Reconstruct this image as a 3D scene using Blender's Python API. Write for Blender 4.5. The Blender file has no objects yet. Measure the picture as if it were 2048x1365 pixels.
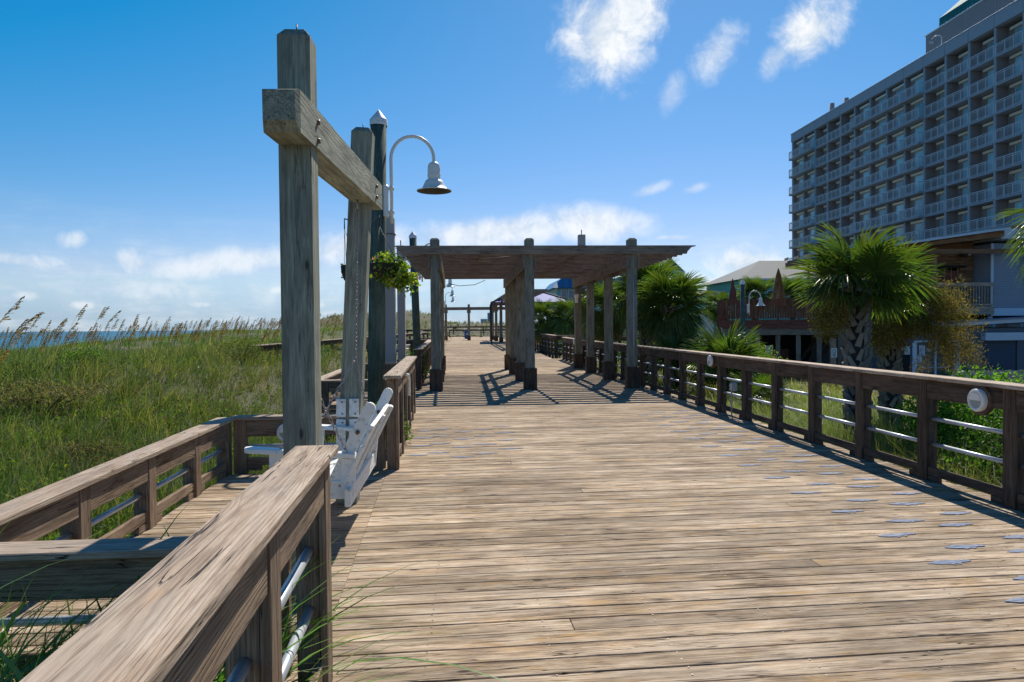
import bpy, math, random
import numpy as np
from mathutils import Vector, Matrix, Euler
random.seed(7); rng = np.random.default_rng(11)
S = bpy.context.scene
R = math.radians
# ---------------------------------------------------------------- camera
cd = bpy.data.cameras.new('camera'); cam = bpy.data.objects.new('camera', cd)
S.collection.objects.link(cam); S.camera = cam
cd.sensor_width = 36; cd.lens = 1400/2048*36; cd.clip_start = 0.05; cd.clip_end = 30000
cam.matrix_world = (Matrix.Translation((0, 0, 1.6)) @ Matrix.Rotation(R(-3.84), 4, 'Z')
                    @ Matrix.Rotation(R(90-1.13), 4, 'X') @ Matrix.Rotation(R(-0.54), 4, 'Z'))
# ---------------------------------------------------------------- sky, sun, exposure
SUN_AZ, SUN_EL = 18.0, 46.0          # degrees right of +Y, degrees above the horizon
S.view_settings.view_transform = 'Standard'; S.view_settings.look = 'None'
S.view_settings.exposure = 0.22; S.view_settings.gamma = 1.0; S.view_settings.use_curve_mapping = False
sd = bpy.data.lights.new('sun', 'SUN'); sd.energy = 5.0; sd.angle = R(0.4); sd.color = (1.0, 0.93, 0.82)
sun = bpy.data.objects.new('sun', sd); S.collection.objects.link(sun)
sdir = Vector((math.sin(R(SUN_AZ))*math.cos(R(SUN_EL)), math.cos(R(SUN_AZ))*math.cos(R(SUN_EL)), math.sin(R(SUN_EL))))
sun.rotation_euler = sdir.to_track_quat('Z', 'Y').to_euler()
W = bpy.data.worlds.new('World'); S.world = W; W.use_nodes = True
wn = W.node_tree.nodes; wl = W.node_tree.links; wn.clear()

class G:
    """tiny node-graph helper"""
    def __init__(s, tree): s.t = tree; s.n = tree.nodes; s.l = tree.links
    def node(s, typ, **kw):
        n = s.n.new(typ)
        for k, v in kw.items(): setattr(n, k, v)
        return n
    def put(s, sock, v):
        if isinstance(v, bpy.types.NodeSocket): s.l.new(v, sock)
        elif v is not None: sock.default_value = v
    def m(s, op, a, b=None, c=None, clamp=False):
        n = s.n.new('ShaderNodeMath'); n.operation = op; n.use_clamp = clamp
        for i, v in enumerate((a, b, c)):
            if v is not None: s.put(n.inputs[i], v)
        return n.outputs[0]
    def v(s, op, a, b=None, scale=None):
        n = s.n.new('ShaderNodeVectorMath'); n.operation = op
        s.put(n.inputs[0], a)
        if b is not None: s.put(n.inputs[1], b)
        if scale is not None: s.put(n.inputs['Scale'], scale)
        return n.outputs['Value'] if op in ('LENGTH', 'DOT_PRODUCT') else n.outputs[0]
    def noise(s, vec, scale, detail=3, rough=0.5, dist=0.0):
        n = s.n.new('ShaderNodeTexNoise'); s.put(n.inputs['Vector'], vec)
        n.inputs['Scale'].default_value = scale; n.inputs['Detail'].default_value = detail
        n.inputs['Roughness'].default_value = rough; n.inputs['Distortion'].default_value = dist
        return n.outputs[0]
    def ramp(s, fac, stops, interp='LINEAR'):
        n = s.n.new('ShaderNodeValToRGB'); s.put(n.inputs[0], fac); e = n.color_ramp.elements
        n.color_ramp.interpolation = interp
        while len(e) < len(stops): e.new(0.5)
        for i, (p, c) in enumerate(stops):
            e[i].position = p; e[i].color = (*c, 1) if len(c) == 3 else c
        return n.outputs[0]
    def mix(s, fac, a, b, mode='MIX'):
        n = s.n.new('ShaderNodeMix'); n.data_type = 'RGBA'; n.blend_type = mode
        s.put(n.inputs[0], fac)
        for sock, v in ((n.inputs[6], a), (n.inputs[7], b)):
            if isinstance(v, tuple) and len(v) == 3: v = (*v, 1)
            s.put(sock, v)
        return n.outputs[2]
    def smooth(s, x, lo, hi):
        n = s.n.new('ShaderNodeMapRange'); n.interpolation_type = 'SMOOTHSTEP'
        s.put(n.inputs[0], x); n.inputs[1].default_value = lo; n.inputs[2].default_value = hi
        return n.outputs[0]
    def sep(s, vec):
        n = s.n.new('ShaderNodeSeparateXYZ'); s.put(n.inputs[0], vec); return n.outputs
    def comb(s, x, y, z):
        n = s.n.new('ShaderNodeCombineXYZ')
        for i, q in enumerate((x, y, z)): s.put(n.inputs[i], q)
        return n.outputs[0]

g = G(W.node_tree)
sky = g.node('ShaderNodeTexSky', sky_type='NISHITA', sun_disc=False)
sky.sun_elevation = R(SUN_EL); sky.sun_rotation = R(SUN_AZ)
sky.air_density = 1.0; sky.dust_density = 0.25; sky.ozone_density = 2.0; sky.altitude = 0
tc = g.node('ShaderNodeTexCoord')
D = tc.outputs['Generated']; dx, dy, dz = g.sep(D)
az = g.m('MULTIPLY', g.m('ARCTAN2', dx, dy), 57.2958)
el = g.m('MULTIPLY', g.m('ARCSINE', dz), 57.2958)
fine = g.noise(D, 22.0, 10, 0.64, 0.3)
big = g.noise(D, 5.0, 4, 0.5)
wob = g.m('ADD', g.m('MULTIPLY', g.m('SUBTRACT', fine, 0.5), 2.9), g.m('MULTIPLY', g.m('SUBTRACT', big, 0.5), 1.3))
# cloud banks: azimuth, elevation, half width, half height (degrees), tilt, density
CL = [(11.6, 22.2, 4.7, 4.2, 40, 1.0), (13.8, 23.8, 3.0, 3.2, 0, .95), (20.2, 20.2, 2.9, 1.8, 38, .66), (17.0, 18.0, 2.0, 1.2, 55, .36), (24.6, 19.5, 1.8, 1.4, 35, .62),
      (27.0, 20.9, 3.8, 2.5, 30, 1.0), (3.0, 7.7, 10.5, 1.7, 5, .85), (10.5, 8.2, 6.4, 1.9, -3, .9), (-9.0, 6.4, 9.0, 1.7, 8, .75), (-17.5, 5.2, 8.5, 1.4, 9, .7),
      (-28.1, 6.3, 1.5, 0.9, 0, .6), (-24.6, 5.0, 1.9, 1.2, -20, .62), (-31.0, 4.8, 3.4, 0.7, -6, .62), (-24.0, 2.9, 6.5, 1.1, 0, .5), (-14.0, 2.6, 8.0, 1.5, 0, .36),
      (15.2, 10.8, 2.0, 0.55, 16, .5), (18.7, 10.7, 1.3, 0.5, 12, .45), (22.4, 4.7, 3.4, 1.7, 0, .85), (18.8, 3.2, 4.2, 1.0, 0, .7), (17.0, 7.0, 2.0, .3, 0, .6), (34, 14.5, 8, 2.4, 15, .15),
      (-31, 2.4, 1.6, .5, 0, .6), (-27.5, 1.8, 1.3, .45, 0, .6), (-22.5, 2.9, 1.0, .5, 0, .65), (-20.0, 1.9, 1.4, .4, 0, .55), (-14.5, 3.0, 1.2, .5, 0, .6), (-12, 1.9, 1.5, .4, 0, .5), (3.5, 4.2, 1.6, .9, 0, .5), (14, 3.2, 2.0, .8, 0, .6), (60, 20, 7, 3, 20, .7), (85, 9, 14, 2, 0, .6), (-70, 8, 16, 1.6, 4, .5), (-62, 24, 6, 2.5, 20, .5), (130, 14, 14, 2.5, 0, .6), (-130, 12, 14, 2, 0, .6), (165, 30, 8, 4, 10, .6)]
dens = None
for (a, e, ra, re, tilt, k) in CL:
    u = g.m('SUBTRACT', az, a); w_ = g.m('SUBTRACT', el, e)
    c, s_ = math.cos(R(tilt)), math.sin(R(tilt))
    uu = g.m('ADD', g.m('MULTIPLY', u, c/ra), g.m('MULTIPLY', w_, s_/ra))
    vv = g.m('ADD', g.m('MULTIPLY', u, -s_/re), g.m('MULTIPLY', w_, c/re))
    d2 = g.m('SQRT', g.m('ADD', g.m('MULTIPLY', uu, uu), g.m('MULTIPLY', vv, vv)))
    q = g.m('ADD', g.m('SUBTRACT', 1.0, d2), g.m('MULTIPLY', wob, .32 if ra > 5.2 else .52))
    q = g.m('MULTIPLY', g.smooth(q, -.05, .85), k)
    dens = q if dens is None else g.m('MAXIMUM', dens, q)
# thin veil low over the horizon
veil = g.m('MULTIPLY', g.m('SUBTRACT', 1.0, g.smooth(el, 0.0, 11.0)), g.m('ADD', .15, g.m('MULTIPLY', g.smooth(g.noise(g.v('MULTIPLY', D, (6, 6, 34)), 1.6, 6, .6), .42, .75), .42)))
dens = g.m('MAXIMUM', dens, veil)
hs = g.node('ShaderNodeHueSaturation'); hs.inputs['Saturation'].default_value = 1.22; hs.inputs['Value'].default_value = 1.0
hs.inputs['Hue'].default_value = 0.489
wl.new(sky.outputs[0], hs.inputs['Color'])
hs.inputs['Saturation'].default_value = 1.05; hs.inputs['Hue'].default_value = 0.5
dr_, dg_, db_ = g.sep(hs.outputs[0])
db2 = g.m('ADD', g.m('MULTIPLY', db_, .76), .95); dg2 = g.m('MINIMUM', g.m('MULTIPLY', dg_, .68), g.m('MULTIPLY', db2, .80))
dr2 = g.m('MAXIMUM', g.m('MINIMUM', g.m('SUBTRACT', g.m('MULTIPLY', dr_, .92), 1.75), g.m('MULTIPLY', dg2, .70)), .12)
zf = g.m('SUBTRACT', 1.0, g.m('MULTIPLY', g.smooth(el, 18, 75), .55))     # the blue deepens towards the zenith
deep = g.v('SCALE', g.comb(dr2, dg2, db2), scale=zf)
cloudcol = g.mix(g.smooth(fine, .35, .62), (5.4, 6.2, 7.2), (8.0, 8.2, 8.4))
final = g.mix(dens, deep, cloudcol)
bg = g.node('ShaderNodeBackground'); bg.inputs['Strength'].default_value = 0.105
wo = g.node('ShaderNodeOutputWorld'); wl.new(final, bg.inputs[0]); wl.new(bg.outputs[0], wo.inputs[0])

# ---------------------------------------------------------------- materials
def new_mat(name):
    m = bpy.data.materials.new(name); m.use_nodes = True; m.node_tree.nodes.clear()
    g = G(m.node_tree); p = g.node('ShaderNodeBsdfPrincipled'); o = g.node('ShaderNodeOutputMaterial')
    g.l.new(p.outputs[0], o.inputs[0]); return m, g, p, o
def bump(g, p, h, strength=.5, dist=.003):
    b = g.node('ShaderNodeBump'); b.inputs['Strength'].default_value = strength; b.inputs['Distance'].default_value = dist
    g.put(b.inputs['Height'], h); g.l.new(b.outputs[0], p.inputs['Normal'])

def wood(name, dark, mid, light, var=.35, grain=1.0, blotch=None, knots=True, rough=.85, gray=(.30, .28, .26), grayamt=.4, rings=1.0, cracks=1.0, spec=.2, fib=1.0, knotty=.40, macro=0.0):
    m, g, p, o = new_mat(name)
    t = g.node('ShaderNodeTexCoord'); oi = g.node('ShaderNodeObjectInfo'); rnd = oi.outputs['Random']
    P = g.v('ADD', t.outputs['Object'], g.comb(g.m('MULTIPLY', rnd, 91.0), g.m('MULTIPLY', rnd, 3.7), g.m('MULTIPLY', rnd, 5.3)))
    low = g.noise(g.v('MULTIPLY', P, (.7, 3.0, 3.0)), 1.0, 2)
    vo = g.node('ShaderNodeTexVoronoi'); g.put(vo.inputs['Vector'], g.v('MULTIPLY', P, (1.9, 5.5, 5.5))); vo.inputs['Scale'].default_value = 1.0
    cr = g.sep(vo.outputs['Color'])[0]; has = g.m('GREATER_THAN', cr, knotty); kd = vo.outputs['Distance']
    px, py, pz = g.sep(t.outputs['Object'])
    yy = g.m('ADD', py, g.m('MULTIPLY', g.m('SUBTRACT', rnd, .5), .14))
    zz = g.m('ADD', pz, g.m('ADD', .04, g.m('MULTIPLY', rnd, .05)))
    rad = g.m('SQRT', g.m('ADD', g.m('MULTIPLY', yy, yy), g.m('MULTIPLY', zz, zz)))
    rad = g.m('ADD', rad, g.m('MULTIPLY', g.m('SUBTRACT', low, .5), .10))
    rad = g.m('ADD', rad, g.m('MULTIPLY', g.m('MULTIPLY', g.m('SUBTRACT', 1.0, g.smooth(kd, .02, .42)), has), .028))
    ring = g.m('ADD', .5, g.m('MULTIPLY', g.m('SINE', g.m('MULTIPLY', rad, 640.0/grain)), .5)); ring = g.m('POWER', ring, 2.6)
    fineg = g.noise(g.v('MULTIPLY', P, (9, 230, 230)), 1.0, 3, .65)
    fibre = g.smooth(g.noise(g.v('MULTIPLY', P, (3.6, 105, 105)), 1.0, 3, .6, .3), .52, .70)
    streak = g.noise(g.v('MULTIPLY', P, (1.8, 26, 26)), 1.0, 6, .68, .5)
    dstk = g.smooth(g.noise(g.v('MULTIPLY', g.v('ADD', P, (3.1, 1.7, 2.3)), (2.6, 42, 42)), 1.0, 4, .65, .4), .56, .68)
    patch = g.noise(g.v('MULTIPLY', P, (2.6, 8, 8)), 1.0, 6, .65)
    f = g.m('ADD', g.m('MULTIPLY', streak, .75), g.m('ADD', g.m('MULTIPLY', fineg, .30), g.m('MULTIPLY', patch, .55)))
    f = g.m('ADD', g.m('MULTIPLY', g.m('SUBTRACT', f, .80), 2.1), .5)
    col = g.ramp(f, [(.05, dark), (.45, mid), (.95, light)])
    if blotch: col = g.mix(g.m('MULTIPLY', g.smooth(g.noise(g.v('MULTIPLY', P, (2.6, 11, 11)), 1.0, 6, .68), .52, .68), .75), col, blotch)
    col = g.mix(g.m('MULTIPLY', g.smooth(g.noise(g.v('MULTIPLY', P, (1.1, 6, 6)), 1.3, 5, .6), .42, .62), grayamt), col, gray)
    col = g.mix(g.m('MULTIPLY', fibre, .38*fib), col, dark); col = g.mix(g.m('MULTIPLY', dstk, .5*fib), col, dark)
    col = g.mix(g.m('MULTIPLY', ring, .34*rings), col, tuple(.5*(a_+b_) for a_, b_ in zip(dark, mid)))
    val = g.m('ADD', 1-var*.5, g.m('MULTIPLY', g.m('FRACT', g.m('MULTIPLY', rnd, 17.3)), var))
    if macro:      # broad stains and foot traffic that run across several boards
        ge = g.node('ShaderNodeNewGeometry'); W_ = ge.outputs['Position']
        st = g.m('ADD', g.m('MULTIPLY', g.smooth(g.noise(g.v('MULTIPLY', W_, (.35, .8, 1)), 1.0, 5, .62), .36, .66), .6), g.m('MULTIPLY', g.smooth(g.noise(g.v('MULTIPLY', W_, (1.6, 4.5, 1)), 1.0, 5, .65), .40, .66), .4))
        val = g.m('MULTIPLY', val, g.m('ADD', 1-macro, g.m('MULTIPLY', st, macro*1.8)))
    col = g.mix(1.0, col, g.comb(val, val, val), 'MULTIPLY')
    h = g.m('ADD', g.m('MULTIPLY', fineg, .6), g.m('SUBTRACT', g.m('ADD', streak, g.m('MULTIPLY', ring, -.4*rings)), g.m('MULTIPLY', g.m('ADD', fibre, dstk), .35)))
    ck = g.m('ABSOLUTE', g.m('SUBTRACT', g.noise(g.v('MULTIPLY', P, (1.0, 24, 24)), 1.0, 3, .5, .3), .5))
    gate = g.smooth(g.noise(g.v('MULTIPLY', P, (2.0, 7, 7)), 1.0, 1), .50, .58)
    crack = g.m('MULTIPLY', g.m('MULTIPLY', g.m('SUBTRACT', 1.0, g.smooth(ck, .001, .012)), gate), cracks)
    col = g.mix(g.m('MULTIPLY', crack, .85), col, tuple(c*.25 for c in dark)); h = g.m('SUBTRACT', h, g.m('MULTIPLY', crack, 2.0))
    if knots:
        kn = g.m('MULTIPLY', g.m('SUBTRACT', 1.0, g.smooth(kd, .03, .09)), has); halo = g.m('MULTIPLY', g.m('SUBTRACT', 1.0, g.smooth(kd, .06, .24)), has)
        col = g.mix(g.m('MULTIPLY', halo, .35), col, dark); col = g.mix(g.m('MULTIPLY', kn, .85), col, tuple(c*.35 for c in dark)); h = g.m('SUBTRACT', h, g.m('MULTIPLY', kn, .8))
    g.put(p.inputs['Base Color'], col); p.inputs['Roughness'].default_value = rough; p.inputs['Specular IOR Level'].default_value = spec
    bump(g, p, h, .85, .003)
    return m

def plain(name, col, rough=.6, var=.12, scale=3.0, metal=0.0, spec=.5, dirt=None, bumpd=0.0, objrand=.0):
    m, g, p, o = new_mat(name)
    t = g.node('ShaderNodeTexCoord'); n = g.noise(t.outputs['Object'], scale, 6, .6)
    f = g.m('ADD', 1-var, g.m('MULTIPLY', n, 2*var))
    if objrand:
        oi = g.node('ShaderNodeObjectInfo'); f = g.m('MULTIPLY', f, g.m('ADD', 1-objrand, g.m('MULTIPLY', oi.outputs['Random'], 2*objrand)))
    c = g.mix(1.0, (*col, 1), g.comb(f, f, f), 'MULTIPLY')
    if dirt:
        c = g.mix(g.m('MULTIPLY', g.smooth(g.noise(t.outputs['Object'], scale*4, 8, .7), .52, .66), dirt[3]), c, dirt[:3])
    g.put(p.inputs['Base Color'], c); p.inputs['Roughness'].default_value = rough; p.inputs['Metallic'].default_value = metal
    p.inputs['Specular IOR Level'].default_value = spec
    if bumpd: bump(g, p, n, .5, bumpd)
    return m

def leaf(name, col, trans=.35, rough=.45, tint=True, spec=.4, objrand=.25):
    m, g, p, o = new_mat(name)
    oi = g.node('ShaderNodeObjectInfo'); v = g.m('ADD', 1-objrand, g.m('MULTIPLY', oi.outputs['Random'], 2*objrand))
    if tint:
        a = g.node('ShaderNodeAttribute'); a.attribute_name = 'tint'
        c = g.mix(1.0, a.outputs['Color'], (*col, 1), 'MULTIPLY')
    else:
        t = g.node('ShaderNodeTexCoord')
        n = g.noise(t.outputs['Object'], 9.0, 3)
        c = g.mix(g.smooth(n, .35, .7), tuple(x*.65 for x in col), tuple(min(1, x*1.3) for x in col))
    c = g.mix(1.0, c, g.comb(v, v, v), 'MULTIPLY')
    g.put(p.inputs['Base Color'], c); p.inputs['Roughness'].default_value = rough; p.inputs['Specular IOR Level'].default_value = spec
    tr = g.node('ShaderNodeBsdfTranslucent'); tc_ = g.mix(1.0, c, (1.5, 1.7, .6, 1), 'MULTIPLY'); g.l.new(tc_, tr.inputs[0])
    mx = g.node('ShaderNodeMixShader'); mx.inputs[0].default_value = trans
    g.l.new(p.outputs[0], mx.inputs[1]); g.l.new(tr.outputs[0], mx.inputs[2]); g.l.new(mx.outputs[0], o.inputs[0])
    return m

M = {}
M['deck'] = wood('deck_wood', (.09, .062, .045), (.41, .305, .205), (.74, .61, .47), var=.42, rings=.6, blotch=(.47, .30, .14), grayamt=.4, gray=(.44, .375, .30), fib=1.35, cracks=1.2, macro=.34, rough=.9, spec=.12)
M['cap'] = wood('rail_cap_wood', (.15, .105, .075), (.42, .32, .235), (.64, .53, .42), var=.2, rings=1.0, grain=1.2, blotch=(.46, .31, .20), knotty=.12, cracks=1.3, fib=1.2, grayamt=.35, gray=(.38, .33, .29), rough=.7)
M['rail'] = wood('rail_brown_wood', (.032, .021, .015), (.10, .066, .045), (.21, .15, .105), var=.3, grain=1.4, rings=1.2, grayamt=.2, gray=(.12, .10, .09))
M['raillit'] = wood('sunlit_rail_wood', (.07, .045, .03), (.24, .165, .11), (.42, .31, .21), var=.25, grain=1.5, rings=1.4, grayamt=.25, gray=(.25, .21, .17))  # same wood as the brown rail, with sunlight put into its paler colour
M['post'] = wood('treated_post_wood', (.10, .105, .085), (.26, .27, .21), (.44, .46, .36), var=.12, grain=1.6, rings=1.0, grayamt=.25, gray=(.2, .2, .18), cracks=.7)
M['pergola'] = wood('pergola_wood', (.11, .08, .062), (.27, .205, .155), (.42, .34, .26), var=.25, grain=1.6, rings=1.0, grayamt=.3, gray=(.22, .20, .18))
M['pergpost'] = wood('weathered_pergola_post_wood', (.09, .082, .06), (.235, .22, .17), (.37, .355, .28), var=.2, grain=1.4, grayamt=.3, gray=(.22, .205, .18))
M['pile'] = wood('round_pile_wood', (.03, .05, .045), (.085, .12, .10), (.17, .21, .17), var=.15, grain=2.0, rings=.4, grayamt=.2, gray=(.12, .14, .13))
M['stain'] = wood('red_brown_stained_wood', (.06, .022, .015), (.20, .065, .042), (.32, .12, .08), var=.25, rings=.5, grayamt=.1)
M['siding_wood'] = wood('varnished_cedar_wood', (.12, .055, .03), (.30, .155, .085), (.45, .27, .15), var=.4, rings=.6, grayamt=.1)
M['white'] = plain('white_paint', (.80, .80, .77), .45, .07, 6, dirt=(.28, .24, .19, .55), bumpd=.001)
M['lampwhite'] = plain('lamp_white_enamel', (.78, .77, .72), .4, .05, 5, dirt=(.4, .36, .3, .25))
M['lampdark'] = plain('lamp_inner_dark', (.05, .045, .04), .6)
M['pipe'] = plain('grey_painted_pipe', (.50, .53, .56), .38, .08, 8, metal=.35, dirt=(.3, .3, .3, .3))
M['steel'] = plain('rusty_steel', (.16, .13, .11), .5, .3, 40, metal=.7, dirt=(.18, .07, .03, .7))
M['chain'] = plain('chain_metal', (.35, .33, .33), .4, .3, 60, metal=.7, dirt=(.35, .10, .07, .8))
M['boxgrey'] = plain('grey_plastic_box', (.35, .38, .42), .5, .05)
M['column'] = plain('painted_grey_column', (.40, .37, .36), .7, .06, 2, dirt=(.3, .26, .22, .3))
M['glassblue'] = plain('pane_glass', (.03, .07, .09), .06, .1, .4, spec=.8)
M['glassteal'] = plain('door_glass', (.22, .44, .50), .2, .4, .35, spec=.7, objrand=.5)
M['curtain'] = plain('pale_curtain', (.5, .52, .5), .9, .1)
M['hotelpier'] = plain('hotel_blue_grey_render', (.31, .36, .41), .8, .06, .3)
M['hotelwall'] = plain('hotel_taupe_render', (.30, .25, .235), .85, .10, .3)
M['hotelpent'] = plain('hotel_penthouse_panel', (.24, .235, .24), .8, .05, .2)
M['cream'] = plain('cream_valance', (.70, .65, .52), .7, .08)
M['railpale'] = plain('balcony_rail_paint', (.52, .58, .62), .5, .05)
M['teal'] = plain('teal_metal_roof', (.012, .13, .14), .75, .1, 1, objrand=.15, spec=.15)
M['tealwall'] = plain('mint_green_siding', (.11, .42, .36), .7, .05, 1)
M['aqua'] = plain('aqua_siding', (.24, .42, .40), .7, .05, 1)
M['blueroof'] = plain('blue_metal_roof', (.06, .20, .36), .4, .08, 1, objrand=.1)
M['shingle'] = plain('brown_grey_shingle', (.14, .12, .115), .9, .2, 4)
M['paleroof'] = plain('pale_grey_roof', (.20, .215, .22), .8, .08, 2, spec=.2)
M['bluehouse'] = plain('pale_blue_siding', (.34, .43, .50), .8, .05, 1)
M['greyside'] = plain('grey_blue_siding', (.27, .315, .39), .75, .07, .6)
M['greydark'] = plain('dark_slate_wall', (.11, .13, .165), .8, .1, .6)
M['trim'] = plain('pale_blue_white_trim', (.55, .64, .74), .55, .04, 2)
M['shutter'] = plain('navy_roller_shutter', (.03, .06, .11), .5, .1, 2)
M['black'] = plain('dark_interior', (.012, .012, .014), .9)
M['paper'] = plain('printed_paper', (.6, .66, .68), .7, .05)
M['ink'] = plain('sign_ink', (.03, .06, .07), .7)
M['greenink'] = plain('green_print', (.2, .42, .26), .7)
M['blueink'] = plain('blue_print', (.1, .18, .45), .7)
M['redink'] = plain('red_print', (.5, .1, .08), .7)
M['paint'] = plain('worn_blue_paint', (.15, .225, .39), .8, .25, 30, dirt=(.40, .32, .24, .8), objrand=.12)
def paint_mat():
    m, g, p, o = new_mat('worn_blue_stencil_paint')
    t = g.node('ShaderNodeTexCoord'); ge = g.node('ShaderNodeNewGeometry'); P = ge.outputs['Position']
    w = g.smooth(g.noise(g.v('MULTIPLY', P, (7, 80, 1)), 1.0, 4, .6), .40, .56); c = g.mix(w, (.14, .20, .37), (.25, .29, .36))
    g.put(p.inputs['Base Color'], c); p.inputs['Roughness'].default_value = .85
    tr = g.node('ShaderNodeBsdfTransparent'); mx = g.node('ShaderNodeMixShader'); hole = g.smooth(g.noise(g.v('MULTIPLY', P, (9, 120, 1)), 1.0, 3, .6), .50, .60)
    g.put(mx.inputs[0], g.m('MULTIPLY', hole, .75)); g.l.new(p.outputs[0], mx.inputs[1]); g.l.new(tr.outputs[0], mx.inputs[2]); g.l.new(mx.outputs[0], o.inputs[0]); return m
M['paint'] = paint_mat()
M['blue'] = plain('blue_plastic', (.015, .09, .28), .45)
M['canopy'] = plain('blue_canopy_cloth', (.03, .075, .36), .7)
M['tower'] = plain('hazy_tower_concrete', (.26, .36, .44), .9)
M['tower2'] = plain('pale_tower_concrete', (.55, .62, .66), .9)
M['thatch'] = plain('tan_thatch', (.30, .19, .085), .95, .4, 14, bumpd=.02)
M['umb'] = plain('brown_canvas', (.15, .065, .04), .9, .25, 8)
M['pot'] = plain('dark_coir_liner', (.05, .03, .02), .95, .3, 20)
M['plastic_light'] = plain('frosted_step_light_lens', (.30, .34, .34), .3, .1, 12)
M['bracket'] = plain('galvanized_bracket', (.2, .2, .2), .5, metal=.6)
M['grass'] = leaf('grass_blades', (1, 1, 1), .38, .5, spec=.3)
M['palm'] = leaf('palm_frond', (1.15, 1.18, 1.05), .34, .36, spec=.5)
M['shrub'] = leaf('shrub_leaf', (1.1, 1.1, 1), .38, .6, spec=.3)
M['oats'] = leaf('sea_oat_straw', (1, 1, 1), .3, .7, spec=.2, objrand=.1)
M['boot'] = plain('palm_boot', (.23, .205, .18), .95, .35, 9, objrand=.35, bumpd=.01)
M['trunk'] = plain('palm_trunk_core', (.045, .036, .03), .95, .4, 12, bumpd=.02)
def ground_mat():
    m, g, p, o = new_mat('sandy_ground')
    t = g.node('ShaderNodeTexCoord'); a = g.noise(t.outputs['Object'], .35, 6, .6); b = g.noise(t.outputs['Object'], 6.0, 8, .7)
    c = g.ramp(a, [(.35, (.055, .065, .022)), (.55, (.09, .085, .04)), (.75, (.22, .18, .12))])
    c = g.mix(g.smooth(b, .45, .7), c, (.05, .045, .025)); g.put(p.inputs['Base Color'], c); p.inputs['Roughness'].default_value = .95
    bump(g, p, b, .6, .05); return m
M['ground'] = ground_mat()
def sea_mat():
    m, g, p, o = new_mat('sea_water')
    t = g.node('ShaderNodeTexCoord'); v = g.v('MULTIPLY', t.outputs['Object'], (.25, .06, 1))
    n = g.noise(v, 1.0, 8, .65); big = g.noise(t.outputs['Object'], .012, 4)
    c = g.mix(g.smooth(n, .4, .65), (.012, .085, .14), (.03, .17, .25)); c = g.mix(g.m('MULTIPLY', g.smooth(big, .4, .7), .5), c, (.02, .12, .20))
    c = g.mix(g.smooth(g.noise(v, 2.2, 8, .7), .66, .72), c, (.7, .75, .78))
    g.put(p.inputs['Base Color'], c); p.inputs['Roughness'].default_value = .42; p.inputs['Specular IOR Level'].default_value = .25; bump(g, p, n, .7, .6); return m
M['sea'] = sea_mat()

# ---------------------------------------------------------------- object helpers
C = S.collection
def tag(o, label=None, cat=None, group=None, kind=None):
    if label: o['label'] = label
    if cat: o['category'] = cat
    if group: o['group'] = group
    if kind: o['kind'] = kind
    return o
def empty(name, loc, label=None, cat=None, group=None, kind=None):
    o = bpy.data.objects.new(name, None); C.objects.link(o); o.location = loc; o.empty_display_size = .2
    return tag(o, label, cat, group, kind)
def link(name, me, Mx, parent=None):
    o = bpy.data.objects.new(name, me); C.objects.link(o)
    if parent is not None:
        o.parent = parent; q = parent; T = q.matrix_basis.copy()
        while q.parent is not None: q = q.parent; T = q.matrix_basis @ T
        o.matrix_basis = T.inverted() @ Mx
    else: o.matrix_basis = Mx
    return o
def mesh(name, vs, fs, mats, smooth=False, midx=None):
    me = bpy.data.meshes.new(name); me.from_pydata([tuple(v) for v in vs], [], fs)
    for m in (mats if isinstance(mats, (list, tuple)) else [mats]): me.materials.append(m)
    if smooth: me.polygons.foreach_set('use_smooth', [True]*len(me.polygons))
    if midx is not None: me.polygons.foreach_set('material_index', midx)
    me.update(); return me
_cache = {}
def chbox(L, w, h, c, mat, jit=0):
    """chamfered box centred on its origin, length on local X"""
    key = (round(L, 3), round(w, 3), round(h, 3), round(c, 4), mat.name)
    if key in _cache: return _cache[key]
    x, y, z = L/2, w/2, h/2; vs = []; 
    c = min(c, x*.45, y*.45, z*.45)
    # profile chamfered round the long axis, slight end inset
    prof = [(-y+c, -z), (y-c, -z), (y, -z+c), (y, z-c), (y-c, z), (-y+c, z), (-y, z-c), (-y, -z+c)]
    inner = [(a*(1-c/y), b*(1-c/z)) for a, b in prof]
    for X, P in ((-x, inner), (-x+c, prof), (x-c, prof), (x, inner)):
        for a, b in P: vs.append((X, a, b))
    fs = [tuple(range(7, -1, -1)), tuple(range(24, 32))]
    for r in range(3):
        for i in range(8):
            j = (i+1) % 8; fs.append((r*8+i, r*8+j, (r+1)*8+j, (r+1)*8+i))
    me = mesh(mat.name+'_board', vs, fs, mat); _cache[key] = me; return me
def frame(p0, p1, up=(0, 0, 1)):
    p0, p1 = Vector(p0), Vector(p1); x = (p1-p0).normalized(); up = Vector(up)
    y = up.cross(x)
    if y.length < 1e-4: y = Vector((0, 1, 0)).cross(x)
    if y.length < 1e-4: y = Vector((1, 0, 0))
    y.normalize(); z = x.cross(y)
    m = Matrix((x, y, z)).transposed().to_4x4(); m.translation = (p0+p1)/2; return m
def board(name, p0, p1, w, h, mat, parent=None, up=(0, 0, 1), c=.004, roll=0):
    """w = width across (local Y), h = thickness along 'up' (local Z)"""
    L = (Vector(p1)-Vector(p0)).length; F = frame(p0, p1, up)
    if roll: F = F @ Matrix.Rotation(roll, 4, 'X')
    return link(name, chbox(L, w, h, c, mat), F, parent)
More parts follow.
